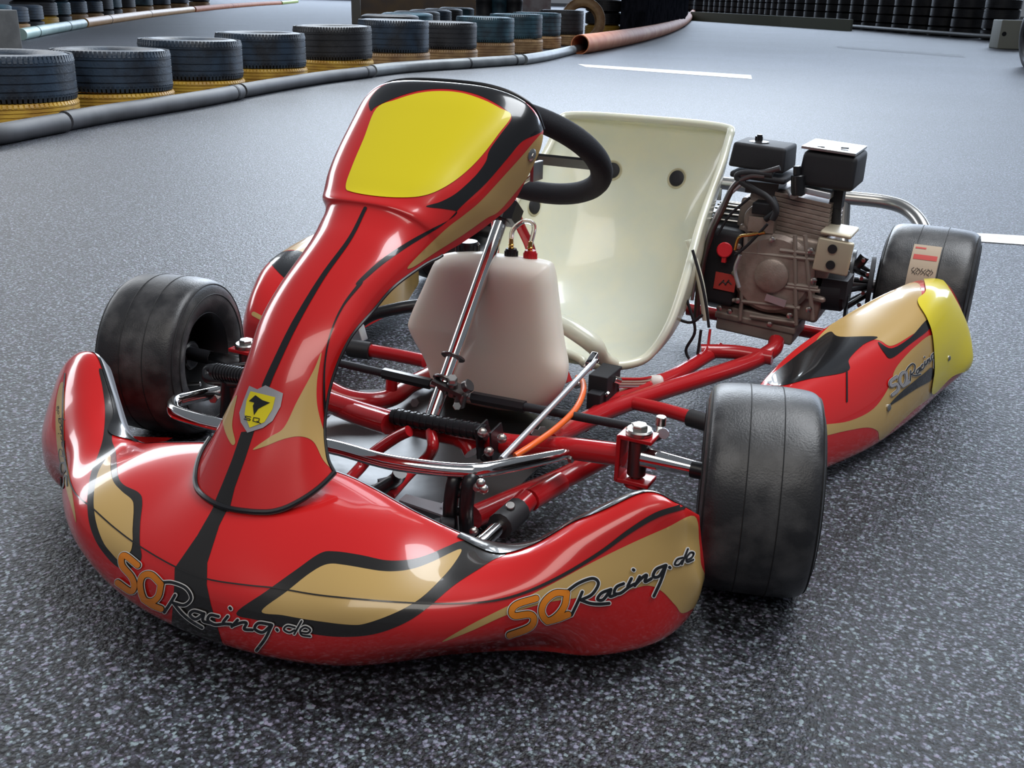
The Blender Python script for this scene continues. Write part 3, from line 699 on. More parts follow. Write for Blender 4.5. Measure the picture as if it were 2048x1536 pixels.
# kingpins, yokes, stub axles
for s in (1, -1):
    k = s*.329; y_ = 0.0
    def yoke(mb):
        for z_ in (.166, .104): box(mb, (k, y_, z_), (.046, .034, .006))
        box(mb, (k-s*.022, y_, .135), (.006, .034, .066))
        cyl(mb, (k, y_, .094), (k, y_, .104), .016, 20)
    yk = part('kingpin_yoke', M['frame_red'], kart, yoke, bevel=.0015)
    part('kingpin', M['steel'], yk, lambda mb: (cyl(mb, (k, y_, .10), (k, y_, .172), .0065, 14), cyl(mb, (k, y_, .168), (k, y_, .177), .018, 28), cyl(mb, (k, y_, .176), (k, y_, .183), .011, 6)))
    part('stub_carrier', M['dark_steel'], yk, lambda mb: cyl(mb, (k, y_, .110), (k, y_, .162), .0125, 24))
    dx = np.array([1.0, 0, 0])*s
    part('stub_axle', M['chrome'], yk, lambda mb: (lathe(mb, [(.008, .014), (.02, .0135), (.075, .0105), (.078, .0105)], (k, y_, .138), dx, 24)))
    part('axle_spacer', M['black_plastic'], yk, lambda mb: lathe(mb, [(.074, .0115), (.13, .0115)], (k, y_, .137), dx, 24))
    part('steering_arm', M['steel'], yk, lambda mb: (tube(mb, [(k, y_+.005, .158), (k+.015, y_+.035, .156), (k+.005, y_+.075, .155)], .006, n=6), cyl(mb, (k+.012, y_+.05, .165), (k+.012, y_+.05, .178), .007, 12)))
    part('pin_clip', M['zinc'], yk, lambda mb: lathe(mb, [(0, .007), (.003, .007)], (k+.03*1, y_+.012, .172), (0, -1, .2), 16))
# tie rods
def rod(a, b_):
    r0 = ptube('tie_rod', M['matt_black'], kart, [a, b_], .0062, smooth=False)
    d = (b_-a); part('tie_rod_sleeve', M['black_plastic'], r0, lambda mb: tube(mb, [a, a+d*.35], .0088, smooth=False, seg=6))
    part('ball_joint', M['steel'], r0, lambda mb: (cyl(mb, a-d*.05, a, .006, 12), cyl(mb, b_, b_+d*.05, .006, 12)))
rod(at(945, 794, y=.055), at(1262, 853, y=.05)); rod(at(862, 768, y=.07), at(600, 708, y=.06))
part('pitman_arm', M['dark_steel'], kart, lambda mb: (box(mb, at(900, 772, y=.05), (.05, .028, .006), (1, .1, -.3)), cyl(mb, at(905, 765, y=.045), at(905, 790, y=.05), .008, 14), cyl(mb, at(925, 785, y=.05), at(918, 812, y=.05), .009, 14), cyl(mb, at(930, 775, y=.045), at(940, 770, y=.045), .010, 14)))
many('pitman_bolt', M['steel'], kart, [lambda mb: cyl(mb, at(905, 762, y=.038), at(905, 755, y=.035), .0075, 6), lambda mb: cyl(mb, at(914, 812, y=.045), at(914, 812, y=.035), .0065, 6)])

# floor tray
zt = .040
tp = [at(640, 850, z=zt), at(720, 780, z=zt), at(905, 770, z=zt), at(1130, 850, z=zt), at(1090, 920, z=zt), at(1000, 1010, z=zt), at(930, 1065, z=zt), at(780, 1035, z=zt), at(650, 960, z=zt)]
part('floor_tray', M['alu'], kart, lambda mb: plate(mb, tp, (0, 0, -.002)), smooth=False)
part('battery_strap', M['zinc'], kart, lambda mb: (plate(mb, [at(798, 1000, z=.052), at(812, 988, z=.052), at(905, 1012, z=.052), at(902, 1036, z=.052)], (0, 0, -.003)), cyl(mb, at(890, 1020, z=.05), at(890, 1005, z=.06), .004, 10)), smooth=False)
many('tray_slot', M['matt_black'], kart, [lambda mb, u=u, v=v: box(mb, at(u, v, z=zt+.0012), (.05, .012, .0015), (.5, .8, 0)) for u, v in ((740, 985), (765, 970), (790, 955))])
many('tray_bolt', M['dark_steel'], kart, [lambda mb, u=u, v=v: cyl(mb, at(u, v, z=.062), at(u, v, z=.078), .008, 6) for u, v in ((829, 806), (1085, 862), (1072, 868))])

# pedals
def pedal(c, d, upv, ln, label=None):
    d = np.asarray(d, float); d /= np.linalg.norm(d); upv = np.asarray(upv, float)
    mb = MB(); tube(mb, [c-d*ln/2, c+d*ln/2], .0115, smooth=False, seg=14)
    for k in np.linspace(-ln/2+.006, ln/2-.006, 14): lathe(mb, [(-.0016, .0128), (.0016, .0128)], c+d*k, d, 14)
    return mb.build('pedal_grip', M['black_plastic'], kart)
pg = pedal((at(803, 835, y=-.02)+at(955, 862, y=-.02))/2, at(955, 862, y=-.02)-at(803, 835, y=-.02), (0, 0, 1), .155)
e = at(962, 868, y=-.02)
def brk(mb):
    for dx in (0, .022):
        o = e+np.array([dx, 0, 0])
        plate(mb, [o+np.array([0, -.018, .014]), o+np.array([0, .014, .018]), o+np.array([0, .022, -.004]), o+np.array([0, .010, -.035]), o+np.array([0, -.012, -.034])], (.003, 0, 0))
    tube(mb, [e+np.array([.0, .0, -.028]), e+np.array([.01, .02, -.055])], .008, smooth=False)
part('pedal_bracket', M['black_plastic'], pg, brk, bevel=.001)
many('pedal_bolt', M['steel'], pg, [lambda mb, u=u, v=v: lathe(mb, [(0, .007), (.003, .0065), (.005, .004)], at(u, v, y=-.05), (.25, -1, .2), 14) for u, v in ((965, 865), (978, 903), (1004, 877))])
pg2 = pedal((at(445, 745, y=-.10)+at(500, 754, y=-.10))/2, at(500, 754, y=-.10)-at(445, 745, y=-.10), (0, 0, 1), .085)
part('pedal_bracket', M['black_plastic'], pg2, lambda mb: tube(mb, [at(500, 752, y=-.09), at(452, 742, y=-.09), at(420, 738, y=-.09), at(414, 748, y=-.095), at(425, 760, y=-.10), at(500, 768, y=-.10)], .008, n=6))
part('pedal_bracket', M['black_plastic'], pg2, lambda mb: tube(mb, [at(440, 739, y=-.09), at(470, 733, y=-.075), at(500, 728, y=-.06)], .004, n=4))
part('pedal_bracket', M['black_plastic'], pg2, lambda mb: tube(mb, [at(455, 758, y=-.10), at(456, 800, y=-.09), at(452, 850, y=-.07)], .011, n=4))
pv = at(918, 1010, y=-.19)
def pplate(mb):
    for u in (908, 940):
        a_, b_ = at(u, 962, y=-.165), at(u-6, 1066, y=-.165)
        tube(mb, [b_, (a_+b_)/2+np.array([0, -.006, 0]), a_, a_+np.array([.0, .016, -.004])], .0095, n=6, seg=14)
    for k in (.25, .6): a_, b_ = at(908, 962+100*k, y=-.165), at(940, 962+100*k, y=-.165); tube(mb, [a_, b_], .006, smooth=False)
pp = part('pedal_arm', M['black_plastic'], kart, pplate)
many('pedal_bolt', M['steel'], pp, [lambda mb, u=u, v=v: lathe(mb, [(0, .006), (.004, .0055), (.006, .003)], at(u, v, y=-.175), (.3, -1, .2), 14) for u, v in ((956, 974), (968, 978), (948, 1062), (962, 966))])
part('pedal_pivot', M['matt_black'], pp, lambda mb: (cyl(mb, at(880, 1048, y=-.19), at(908, 1050, y=-.18), .009, 14), cyl(mb, at(878, 1040, y=-.18), at(878, 1058, y=-.18), .007, 12)))
T('foot_rest', [at(742, 990, z=.055), at(790, 960, z=.075), at(800, 945, z=.09)], .010, 'black_plastic')
# brake rod, cable, caliper block
ra, rb = at(960, 968, y=-.10), at(1190, 722, y=.17)
br = ptube('brake_rod', M['zinc'], kart, [at(1003, 918, y=-.11), rb], .0042, smooth=False)
part('clevis', M['chrome'], br, lambda mb: (box(mb, at(1184, 722, y=.17), (.010, .028, .014), (1, 0, 0), rb-ra), cyl(mb, at(1172, 738, y=.16), at(1180, 730, y=.165), .0065, 10), cyl(mb, at(1180, 722, y=.17), at(1196, 722, y=.17), .004, 8)), bevel=.001)
ptube('orange_cable', M['orange'], kart, [at(1030, 912, y=-.09), at(1065, 890, y=-.06), at(1110, 858, y=.0), at(1148, 822, y=.06), at(1165, 790, y=.12), at(1166, 765, y=.17), at(1155, 755, y=.2)], .0044, n=8)
mb = MB(); box(mb, at(1208, 772, y=.33), (.034, .06, .055)); box(mb, at(1215, 742, y=.35), (.036, .045, .006), (1, 0, 0), (0, 1, .1)); box(mb, at(1195, 808, y=.30), (.024, .04, .05))
mc = mb.build('master_cylinder', M['matt_black'], kart, bevel=.002)
many('cylinder_fitting', M['chrome'], mc, (lambda mb: cyl(mb, at(1228, 758, y=.33), at(1240, 762, y=.34), .006, 10), lambda mb: cyl(mb, at(1150, 772, y=.3), at(1162, 768, y=.3), .006, 10), lambda mb: cyl(mb, at(1212, 786, y=.30), at(1216, 790, y=.30), .005, 8)))
for i in range(4):
    dz = i*5
    ptube('brake_line', M[('frame_red', 'wire', 'wire', 'zinc')[i]], kart, [at(1236, 758+dz, y=.35), at(1290, 757+dz, y=.42), at(1335, 745+dz, y=.50), at(1385, 722+dz, y=.58), at(1412, 700+dz, y=.64), at(1420, 660, y=.7)], .0028, n=6)
part('cable_connector', M['white_plastic'], kart, lambda mb: lathe(mb, [(0, .010), (.003, .0125), (.018, .0125), (.022, .009)], at(1300, 764, y=.44), (.8, .5, 0), 18))
for L_ in ([(1374, 600), (1390, 660), (1372, 700), (1385, 728)], [(1405, 630), (1380, 645), (1340, 632)], [(1402, 660), (1398, 690), (1394, 716)], [(1385, 500), (1402, 560), (1412, 610), (1418, 655)]):
    ptube('loose_cable', M['matt_black'], kart, [at(u, v, y=.62) for u, v in L_], .0028, n=8)
ptube('cable', M['seat'], kart, [at(u, v, y=.66) for u, v in ((1376, 480), (1392, 530), (1404, 580), (1412, 640))], .007, n=8)

# ---- side pods
def pod(sg, nm):
    Pst = [ # inner bottom, inner edge, crease, outer, bottom, under
     [(.40, .17, .03), (.395, .17, .095), (.405, .17, .115), (.44, .17, .118), (.465, .165, .085), (.468, .16, .03), (.44, .17, .025)],
     [(.405, .30, .03), (.40, .31, .12), (.41, .31, .138), (.465, .30, .148), (.508, .30, .10), (.512, .30, .03), (.47, .30, .025)],
     [(.43, .46, .03), (.425, .47, .145), (.438, .475, .163), (.52, .45, .162), (.565, .45, .105), (.572, .45, .028), (.52, .45, .025)],
     [(.48, .62, .03), (.485, .63, .175), (.500, .64, .196), (.583, .61, .186), (.612, .60, .115), (.615, .61, .028), (.56, .62, .025)],
     [(.53, .75, .03), (.532, .755, .19), (.548, .76, .213), (.608, .75, .206), (.642, .74, .125), (.642, .745, .030), (.58, .75, .025)],
     [(.56, .87, .04), (.565, .88, .185), (.580, .89, .206), (.622, .885, .200), (.664, .875, .130), (.680, .865, .050), (.60, .87, .04)],
     [(.57, .885, .05), (.57, .895, .16), (.582, .90, .185), (.620, .90, .180), (.655, .89, .120), (.668, .88, .060), (.60, .88, .05)]]
    if sg < 0:
        Pst = [[(.47, .26, .03), (.47, .26, .08), (.48, .25, .11), (.54, .25, .12), (.565, .25, .08), (.56, .25, .03), (.52, .25, .025)],
         [(.46, .32, .04), (.45, .32, .13), (.465, .32, .16), (.56, .305, .17), (.598, .305, .11), (.59, .31, .03), (.54, .32, .025)],
         [(.44, .42, .05), (.435, .42, .15), (.455, .42, .185), (.59, .40, .20), (.635, .40, .13), (.63, .42, .03), (.56, .42, .025)],
         [(.44, .60, .06), (.44, .60, .17), (.46, .60, .20), (.60, .58, .222), (.655, .58, .15), (.65, .60, .03), (.58, .60, .025)],
         [(.50, .75, .05), (.50, .75, .18), (.52, .76, .205), (.62, .74, .215), (.665, .74, .14), (.66, .74, .03), (.59, .75, .025)],
         [(.56, .87, .05), (.56, .87, .17), (.58, .88, .19), (.63, .87, .19), (.665, .86, .12), (.66, .86, .05), (.60, .87, .04)]]
    for e_i, dy in ((0, -.012), (-1, .010)):        # closed ends
        r_ = np.array(Pst[e_i]); c_ = r_.mean(0)+np.array([0, dy, 0]); cap_ = [tuple(c_+(p-c_)*.12) for p in r_]
        if e_i == 0: Pst.insert(0, cap_)
        else: Pst.append(cap_)
    net = [[(sg*x, y, z) for x, y, z in r] for r in Pst]
    s = Surf(net, 9, 9); s.face(*((1800, 700) if sg > 0 else (560, 570))); o = s.mesh('side_pod', M['red'], kart, thick=.003); return s, o
pR, PR = pod(1, ''); pL, PL = pod(-1, '')
def pq(n, pts, mat, lev=1, smooth=True): return pR.poly(n, pts, M[mat], PR, lev, smooth)
pq('gold_sticker', [(1632, 684), (1672, 640), (1716, 612), (1780, 580), (1835, 566), (1845, 605), (1856, 645), (1820, 672), (1782, 692), (1758, 681), (1720, 678), (1673, 680)], 'gold', 1)
pq('black_sticker', [(1535, 760), (1585, 718), (1630, 684), (1660, 664), (1680, 674), (1754, 674), (1726, 690), (1698, 719), (1694, 743), (1620, 758), (1560, 772)], 'black', 2)
pq('black_sticker', [(1756, 684), (1782, 697), (1820, 675), (1853, 640), (1861, 655), (1820, 688), (1783, 716), (1768, 706)], 'black', 2)
pq('gold_sticker', [(1640, 852), (1698, 842), (1747, 817), (1779, 771), (1792, 735), (1831, 692), (1867, 672), (1870, 740), (1867, 785), (1831, 817), (1795, 850), (1761, 880), (1755, 862), (1733, 855), (1690, 862), (1640, 872)], 'gold', 1)
pq('black_sticker', [(1778, 811), (1800, 785), (1846, 747), (1862, 735), (1864, 757), (1830, 778)], 'black', 3)
mb = MB(); pR.ribbon(mb, [(1693, 745), (1693, 803)], 3.2, 3); mb.build('seam', M['black'], PR)
pq('yellow_cover', [(1849, 556), (1872, 556), (1893, 574), (1930, 645), (1948, 715), (1944, 736), (1902, 752), (1862, 788), (1866, 736), (1862, 673), (1851, 638), (1834, 604), (1850, 585)], 'yellow', 8)
for a_, b_, r_, o_ in ((1894, 716, .005, .003), (1776, 815, .006, .001)):
    q = pR.uv(a_, b_); part('rivet', M['steel'], PR, lambda mb: rivet(mb, pR.ev(*q, o_), pR.ev(*q, 1)-pR.ev(*q, 0), r_))
logo(pR, PR, lambda t: np.array((1782, 792))+t*np.array((100, -95)), (-4, -30), .42, True, 'silver_vinyl')
def pl(n, pts, mat, lev=1, smooth=True): return pL.poly(n, pts, M[mat], PL, lev, smooth)
pl('gold_sticker', [(540, 512), (575, 478), (625, 455), (665, 445), (680, 520), (640, 530), (612, 508), (580, 500)], 'gold', 1)
pl('black_sticker', [(538, 515), (580, 502), (610, 508), (625, 540), (622, 580), (600, 578), (560, 548)], 'black', 2)
mb = MB(); pL.ribbon(mb, [(508, 628), (530, 640), (550, 650)], 9, 2); mb.build('gold_band', M['gold'], PL)
pl('gold_sticker', [(640, 600), (700, 575), (760, 548), (830, 530), (842, 590), (800, 605), (740, 622), (700, 650), (650, 690)], 'gold', 1)
part('pod_stay', M['black_plastic'], PL, lambda mb: tube(mb, [at(690, 700, y=.35), at(700, 665, y=.36), at(740, 632, y=.38), at(800, 616, y=.40), at(840, 610, y=.42)], .012, n=8))
part('pod_bracket', M['zinc'], PL, lambda mb: box(mb, at(712, 668, y=.34), (.035, .02, .030), (1, 0, .3), (0, 1, 0)), bevel=.002)

# ---- rear bumper and axle
yb = 1.33
ptube('rear_bumper', M['steel'], kart, [at(1100, 350, y=yb), at(1250, 357, y=yb), at(1430, 365, y=yb), at(1560, 382, y=yb), at(1700, 396, y=yb), at(1770, 404, y=yb), at(1812, 418, y=yb-.02), at(1842, 448, y=yb-.06), at(1860, 500, y=yb-.12)], .0155, n=8, seg=18)
part('bumper_upright', M['steel'], kart, lambda mb: tube(mb, [at(1690, 400, y=yb), at(1686, 480, y=yb-.02), at(1684, 560, y=yb-.08)], .013, n=6))
part('bumper_tab', M['steel'], kart, lambda mb: box(mb, at(1436, 388, y=yb-.01), (.018, .004, .030)), bevel=.001)
part('rear_axle', M['dark_steel'], kart, lambda mb: cyl(mb, (-.56, WB, RR), (.56, WB, RR), .015, 20))
def bcar(mb):
    for xx in (.30, -.30): cyl(mb, (xx-.012, WB, RR), (xx+.012, WB, RR), .045, 28)
part('bearing_carrier', M['frame_red'], kart, bcar)

# ---- engine
ye = .78
def e_(u, v, y=ye): return at(u, v, y=y)
def ebox(mb, u0, v0, u1, v1, y0, dy, taper=1.0, rot=0):
    a, b_ = e_(u0, v0, y0), e_(u1, v1, y0); w_ = abs(b_[0]-a[0]); h_ = abs(b_[2]-a[2]); c_ = (a+b_)/2+np.array([0, dy/2, 0])
    return box(mb, c_, (w_, dy, h_), (math.cos(rot), 0, -math.sin(rot)), (0, 1, 0), taper=taper)
eng = part('engine', M['cast'], kart, lambda mb: (ebox(mb, 1448, 480, 1640, 640, ye, .16, 1.0, .10), ebox(mb, 1470, 455, 1655, 520, ye-.005, .15, .94, .10), ebox(mb, 1460, 560, 1650, 600, ye-.012, .17, 1, .10)), bevel=.008)
part('sump', M['cast2'], eng, lambda mb: (ebox(mb, 1436, 612, 1584, 688, ye-.012, .12, 1, .06), ebox(mb, 1428, 640, 1592, 652, ye-.016, .128, 1, .06)), bevel=.005)
def cover(mb):
    c_ = e_(1548, 545, ye-.005)
    lathe(mb, [(0, .078), (.012, .078), (.020, .070), (.022, .03), (.022, 0.001)], c_, (.05, -1, 0), 36)
    lathe(mb, [(0, .034), (.030, .032), (.034, .024)], c_, (.05, -1, 0), 28)
part('crankcase_cover', M['cast'], eng, cover)
def ribs(mb):
    for (a, b_) in (((1470, 502), (1640, 520)), ((1470, 560), (1640, 582)), ((1465, 600), (1600, 616)), ((1492, 470), (1480, 640)), ((1590, 470), (1592, 650)), ((1560, 500), (1632, 508)), ((1575, 568), (1636, 576)), ((1610, 470), (1625, 640)), ((1520, 480), (1505, 560)), ((1500, 632), (1590, 645))):
        ptube('casting_rib', M['cast2'], eng, [e_(*a, ye-.024), e_(*b_, ye-.024)], .0042, smooth=False, seg=8)
ribs(None)
many('cover_bolt', M['steel'], eng, [lambda mb, u=u, v=v: lathe(mb, [(0, .006), (.006, .006), (.007, .004)], e_(u, v, ye-.032), (0, -1, 0), 6) for u, v in ((1478, 492), (1545, 478), (1622, 500), (1628, 560), (1618, 618), (1540, 648), (1476, 600), (1470, 545), (1580, 630), (1440, 615), (1460, 622))])
part('rating_plate', M['zinc'], eng, lambda mb: box(mb, e_(1551, 601, ye-.034), (.040, .002, .014), (1, 0, -.2), (0, 1, 0)))
# cylinder with cooling fins, leaning back
cyb = part('cylinder', M['cast2'], eng, lambda mb: ebox(mb, 1560, 395, 1655, 478, ye+.03, .11, .95, .12), bevel=.004)
for k in range(9):
    v = 398+k*9.5
    part('cooling_fin', M['cast'], cyb if False else eng, lambda mb: ebox(mb, 1548, v, 1664-k*1.5, v+4.2, ye+.008, .15, 1, .12), bevel=.0008)
part('cylinder_head', M['cast2'], eng, lambda mb: (ebox(mb, 1500, 372, 1600, 425, ye+.02, .12, .95, .08), ebox(mb, 1480, 398, 1560, 470, ye+.02, .10, 1, .1)), bevel=.006)
part('carburettor', M['cast'], kart, lambda mb: (cyl(mb, e_(1520, 440, ye-.01), e_(1520, 430, ye+.06), .030, 24), ebox(mb, 1498, 432, 1545, 468, ye-.02, .05)), bevel=.0)
part('throttle_linkage', M['matt_black'], eng, lambda mb: (ebox(mb, 1505, 405, 1545, 432, ye-.02, .04), tube(mb, [e_(1530, 440, ye-.03), e_(1552, 420, ye-.03), e_(1545, 395, ye-.02)], .006)), bevel=.002)
# fan housing and recoil starter on the left
def fan(mb):
    c_ = np.array([.178, ye+.09, .205])
    lathe(mb, [(.055, .095), (.050, .108), (.0, .108), (-.020, .100), (-.036, .080), (-.040, .03), (-.040, .001)], c_, (1, 0, 0), 40)
fh = part('fan_housing', M['black_plastic'], eng, fan)
part('housing_front', M['matt_black'], eng, lambda mb: ebox(mb, 1408, 455, 1468, 615, ye-.03, .10, .95, .06), bevel=.012)
def mesh_(mb):
    for k in range(14):
        a = math.pi*.45+k*.16; c_ = np.array([.178, ye+.09, .205])
        p = c_+np.array([0, .1095*math.cos(a), .1095*math.sin(a)]); ptube('cooling_slot', M['steel'], eng, [p+np.array([-.01, 0, 0]), p+np.array([.05, 0, 0])], .0022, smooth=False, seg=6)
mesh_(None)
part('stop_switch', M['red_plastic'], eng, lambda mb: (cyl(mb, e_(1449, 500, ye-.03), e_(1449, 500, ye-.05), .015, 20), box(mb, e_(1449, 514, ye-.045), (.008, .01, .02))))
part('warning_label', M['red_ink'], eng, lambda mb: box(mb, e_(1450, 564, ye-.032), (.042, .002, .034), (1, 0, -.06), (0, 1, 0)))
part('warning_mark', M['ink'], eng, lambda mb: [tube(mb, [e_(1438+k*6, 570-(k % 2)*8, ye-.034), e_(1448+k*5, 560+(k % 2)*9, ye-.034)], .0012, smooth=False, seg=5) for k in range(4)])
# air cleaner
ac = part('air_cleaner', M['matt_black'], kart, lambda mb: (ebox(mb, 1461, 286, 1568, 346, ye-.01, .105, .93, .05), ebox(mb, 1459, 344, 1570, 368, ye-.014, .115, 1, .05)), bevel=.006)
part('cleaner_base', M['black_plastic'], ac, lambda mb: ebox(mb, 1492, 362, 1555, 392, ye+.01, .07))
part('wing_nut', M['black_plastic'], ac, lambda mb: (lathe(mb, [(0, .020), (.003, .019), (.005, .006), (.016, .005)], e_(1518, 286, ye+.035), (0, 0, 1), 20), box(mb, e_(1518, 277, ye+.035), (.014, .005, .008))))
# silencer
mf = part('silencer', M['matt_black'], kart, lambda mb: (ebox(mb, 1602, 303, 1706, 384, ye-.005, .13, .95, .05)), bevel=.010)
part('silencer_shield', M['steel'], mf, lambda mb: (box(mb, np.array([e_(1655, 303)[0]+.002, ye+.058, e_(1655, 303, ye-.005)[2]+.001]), (.098, .126, .005), (1, 0, -.06), (0, 1, 0))), bevel=.001)
many('shield_slot', M['matt_black'], mf, [lambda mb, u=u, v=v: box(mb, at(u, v, z=e_(1655, 303, ye-.005)[2]+.0045), (.014, .008, .002), (1, .1, 0)) for u, v in ((1642, 294), (1690, 296))])
part('exhaust_pipe', M['matt_black'], mf, lambda mb: (ebox(mb, 1662, 380, 1682, 418, ye+.03, .03), cyl(mb, e_(1672, 410, ye+.04), e_(1670, 470, ye+.05), .010, 14)))
part('exhaust_flange', M['zinc'], eng, lambda mb: ebox(mb, 1600, 376, 1662, 396, ye-.0, .05, .95, .12), bevel=.003)
part('oil_filler', M['black_plastic'], eng, lambda mb: (cyl(mb, e_(1596, 390, ye-.01), e_(1596, 350, ye-.01), .013, 16), cyl(mb, e_(1594, 350, ye-.01), e_(1594, 332, ye-.01), .007, 12)))
part('spark_plug', M['zinc'], eng, lambda mb: cyl(mb, e_(1582, 378, ye-.0), e_(1590, 392, ye-.01), .010, 12))
# guard plate
gx = part('chain_guard', M['cream_metal'], kart, lambda mb: (ebox(mb, 1634, 476, 1696, 552, ye-.035, .012, 1, .07), ebox(mb, 1640, 462, 1702, 478, ye-.035, .09, .98, .07)), bevel=.004)
many('guard_hole', M['matt_black'], gx, [lambda mb, u=u, v=v: lathe(mb, [(0, .0085), (.002, .0085)], e_(u, v, ye-.0375), (0, -1, 0), 20) for u, v in ((1665, 498), (1661, 530))]+[lambda mb: lathe(mb, [(0, .009), (.003, .009)], e_(1672, 466, ye+.0), (0, 0, 1), 16)])
part('clutch', M['matt_black'], kart, lambda mb: (cyl(mb, e_(1640, 575, ye+.04), e_(1692, 580, ye+.04), .042, 32), ebox(mb, 1634, 555, 1690, 600, ye, .07)))
# brake disc and sprocket on the axle
dc = at(1700, 570, y=.93)
part('brake_disc', M['black_plastic'], kart, lambda mb: lathe(mb, [(-.003, .072), (.003, .072), (.003, .046), (-.003, .046), (-.003, .072)], dc, (1, .1, 0), 48, caps=False))
part('axle_sprocket', M['matt_black'], kart, lambda mb: lathe(mb, [(-.004, .056), (.004, .056), (.004, .02), (-.004, .02)], dc+np.array([.035, .03, 0]), (1, .1, 0), 40))
many('disc_spoke', M['black_plastic'], kart, [lambda mb, a=a: tube(mb, [dc+np.array([0, .048*math.cos(a), .048*math.sin(a)]), dc+np.array([.035, .03+.02*math.cos(a), .02*math.sin(a)])], .006, smooth=False, seg=8) for a in np.linspace(0, 2*math.pi, 7)[:-1]])
many('disc_bolt', M['steel'], kart, [lambda mb, u=u, v=v: lathe(mb, [(0, .005), (.006, .004)], at(u, v, y=.92), (.3, -1, 0), 6) for u, v in ((1722, 556), (1725, 585), (1718, 610), (1726, 520), (1735, 548))])
part('brake_caliper', M['dark_steel'], kart, lambda mb: tube(mb, [at(1698, 532, y=.93), at(1715, 530, y=.93), at(1730, 512, y=.93)], .010, n=6))
# cables over the engine
for pts, mt, r_ in (([(1392, 640), (1400, 560), (1418, 480), (1442, 425), (1468, 372), (1500, 352), (1530, 352)], 'dark_steel', .006),
                    ([(1384, 600), (1398, 520), (1418, 460), (1450, 400), (1490, 362)], 'zinc', .0035),
                    ([(1545, 350), (1500, 345), (1475, 350), (1480, 362), (1510, 380), (1535, 395), (1552, 420), (1545, 440)], 'matt_black', .006),
                    ([(1560, 336), (1530, 344), (1500, 346), (1482, 350)], 'dark_steel', .005),
                    ([(1500, 395), (1460, 430), (1435, 470)], 'matt_black', .0025),
                    ([(1470, 500), (1478, 475), (1500, 470), (1530, 465)], 'brass', .003),
                    ([(1535, 448), (1515, 470), (1490, 495), (1470, 510)], 'matt_black', .0028),
                    ([(1480, 510), (1470, 540), (1478, 575)], 'zinc', .004)):
    ptube('engine_cable', M[mt], eng, [at(u, v, y=ye-.06) for u, v in pts], r_, n=8)

# ================================================================== tyre barriers
def tyre_mat(name, colA, colB, colS):
    m = bpy.data.materials.new(name); m.use_nodes = True; nt = m.node_tree; L = nt.links; b = nt.nodes['Principled BSDF']
    tc = nt.nodes.new('ShaderNodeTexCoord'); n = nt.nodes.new('ShaderNodeTexNoise'); n.inputs['Scale'].default_value = 7; n.inputs['Detail'].default_value = 6
    oi = nt.nodes.new('ShaderNodeObjectInfo'); va = nt.nodes.new('ShaderNodeVectorMath'); va.operation = 'ADD'
    L.new(tc.outputs['Object'], va.inputs[0]); L.new(oi.outputs['Random'], va.inputs[1]); L.new(va.outputs[0], n.inputs['Vector'])
    r = nt.nodes.new('ShaderNodeValToRGB'); r.color_ramp.elements[0].position = .38; r.color_ramp.elements[1].position = .62
    r.color_ramp.elements[0].color = (*colA, 1); r.color_ramp.elements[1].color = (*colB, 1)
    L.new(n.outputs['Fac'], r.inputs['Fac']); L.new(r.outputs['Color'], b.inputs['Base Color']); b.inputs['Roughness'].default_value = .48
    n2 = nt.nodes.new('ShaderNodeTexNoise'); n2.inputs['Scale'].default_value = 90; L.new(tc.outputs['Object'], n2.inputs['Vector'])
    bp = nt.nodes.new('ShaderNodeBump'); bp.inputs['Strength'].default_value = .4; bp.inputs['Distance'].default_value = .004; L.new(n2.outputs['Fac'], bp.inputs['Height']); L.new(bp.outputs['Normal'], b.inputs['Normal'])
    return m
TM = {'blue': tyre_mat('blue painted tyre', (.010, .014, .022), (.024, .044, .074), 0), 'yellow': tyre_mat('yellow painted tyre', (.42, .22, .035), (.62, .38, .05), 0),
      'tan': tyre_mat('ochre painted tyre', (.26, .14, .06), (.42, .26, .12), 0), 'black': tyre_mat('black tyre', (.010, .010, .012), (.026, .026, .030), 0),
      'teal': tyre_mat('teal painted tyre', (.012, .030, .045), (.03, .085, .115), 0)}
TWD = .225
def tyre_mesh(R=.345, w=TWD, blocks=84, detail=True):
    h = w/2; mb = MB()
    prof = [(-h*.62, .205), (-h*.80, .212), (-h*.96, .240), (-h, .270), (-h*.97, .298), (-h*.90, .320), (-h*.84, .333)]
    gro = []
    for x_ in (-.52, -.18, .18, .52): gro.append(x_)
    pts = list(prof); pts += [(-h*.78, R)]
    for x_ in gro: pts += [((x_-.035)*h, R+.0), ((x_-.03)*h, R-.006), ((x_+.03)*h, R-.006), ((x_+.035)*h, R+.0)]
    pts += [(h*.78, R)]+[(-a, r) for a, r in prof[::-1]]
    lathe(mb, pts, (0, 0, 0), (0, 0, 1), 56, caps=False)
    # inner liner
    lathe(mb, [(-h*.62, .205), (-h*.60, .215), (-h*.75, .28), (0, .315), (h*.75, .28), (h*.60, .215), (h*.62, .205)], (0, 0, 0), (0, 0, 1), 56, caps=False)
    if detail:      # shoulder blocks
        for k in range(blocks):
            a = 2*math.pi*k/blocks; c, s = math.cos(a), math.sin(a); t = np.array([-s, c, 0])
            for sg in (-1, 1):
                box(mb, (c*(R-.0085), s*(R-.0085), sg*h*.80), (.0165, .014, h*.30), t, (c, s, sg*.25))
    o = mb.build('tyre', TM['blue'], None, ang=38); me = o.data; bpy.data.objects.remove(o)
    me2 = {}
    for k in TM:
        q = me.copy(); q.materials.clear(); q.materials.append(TM[k]); me2[k] = q
    return me2
TMs = tyre_mesh(); TMl = tyre_mesh(detail=False)
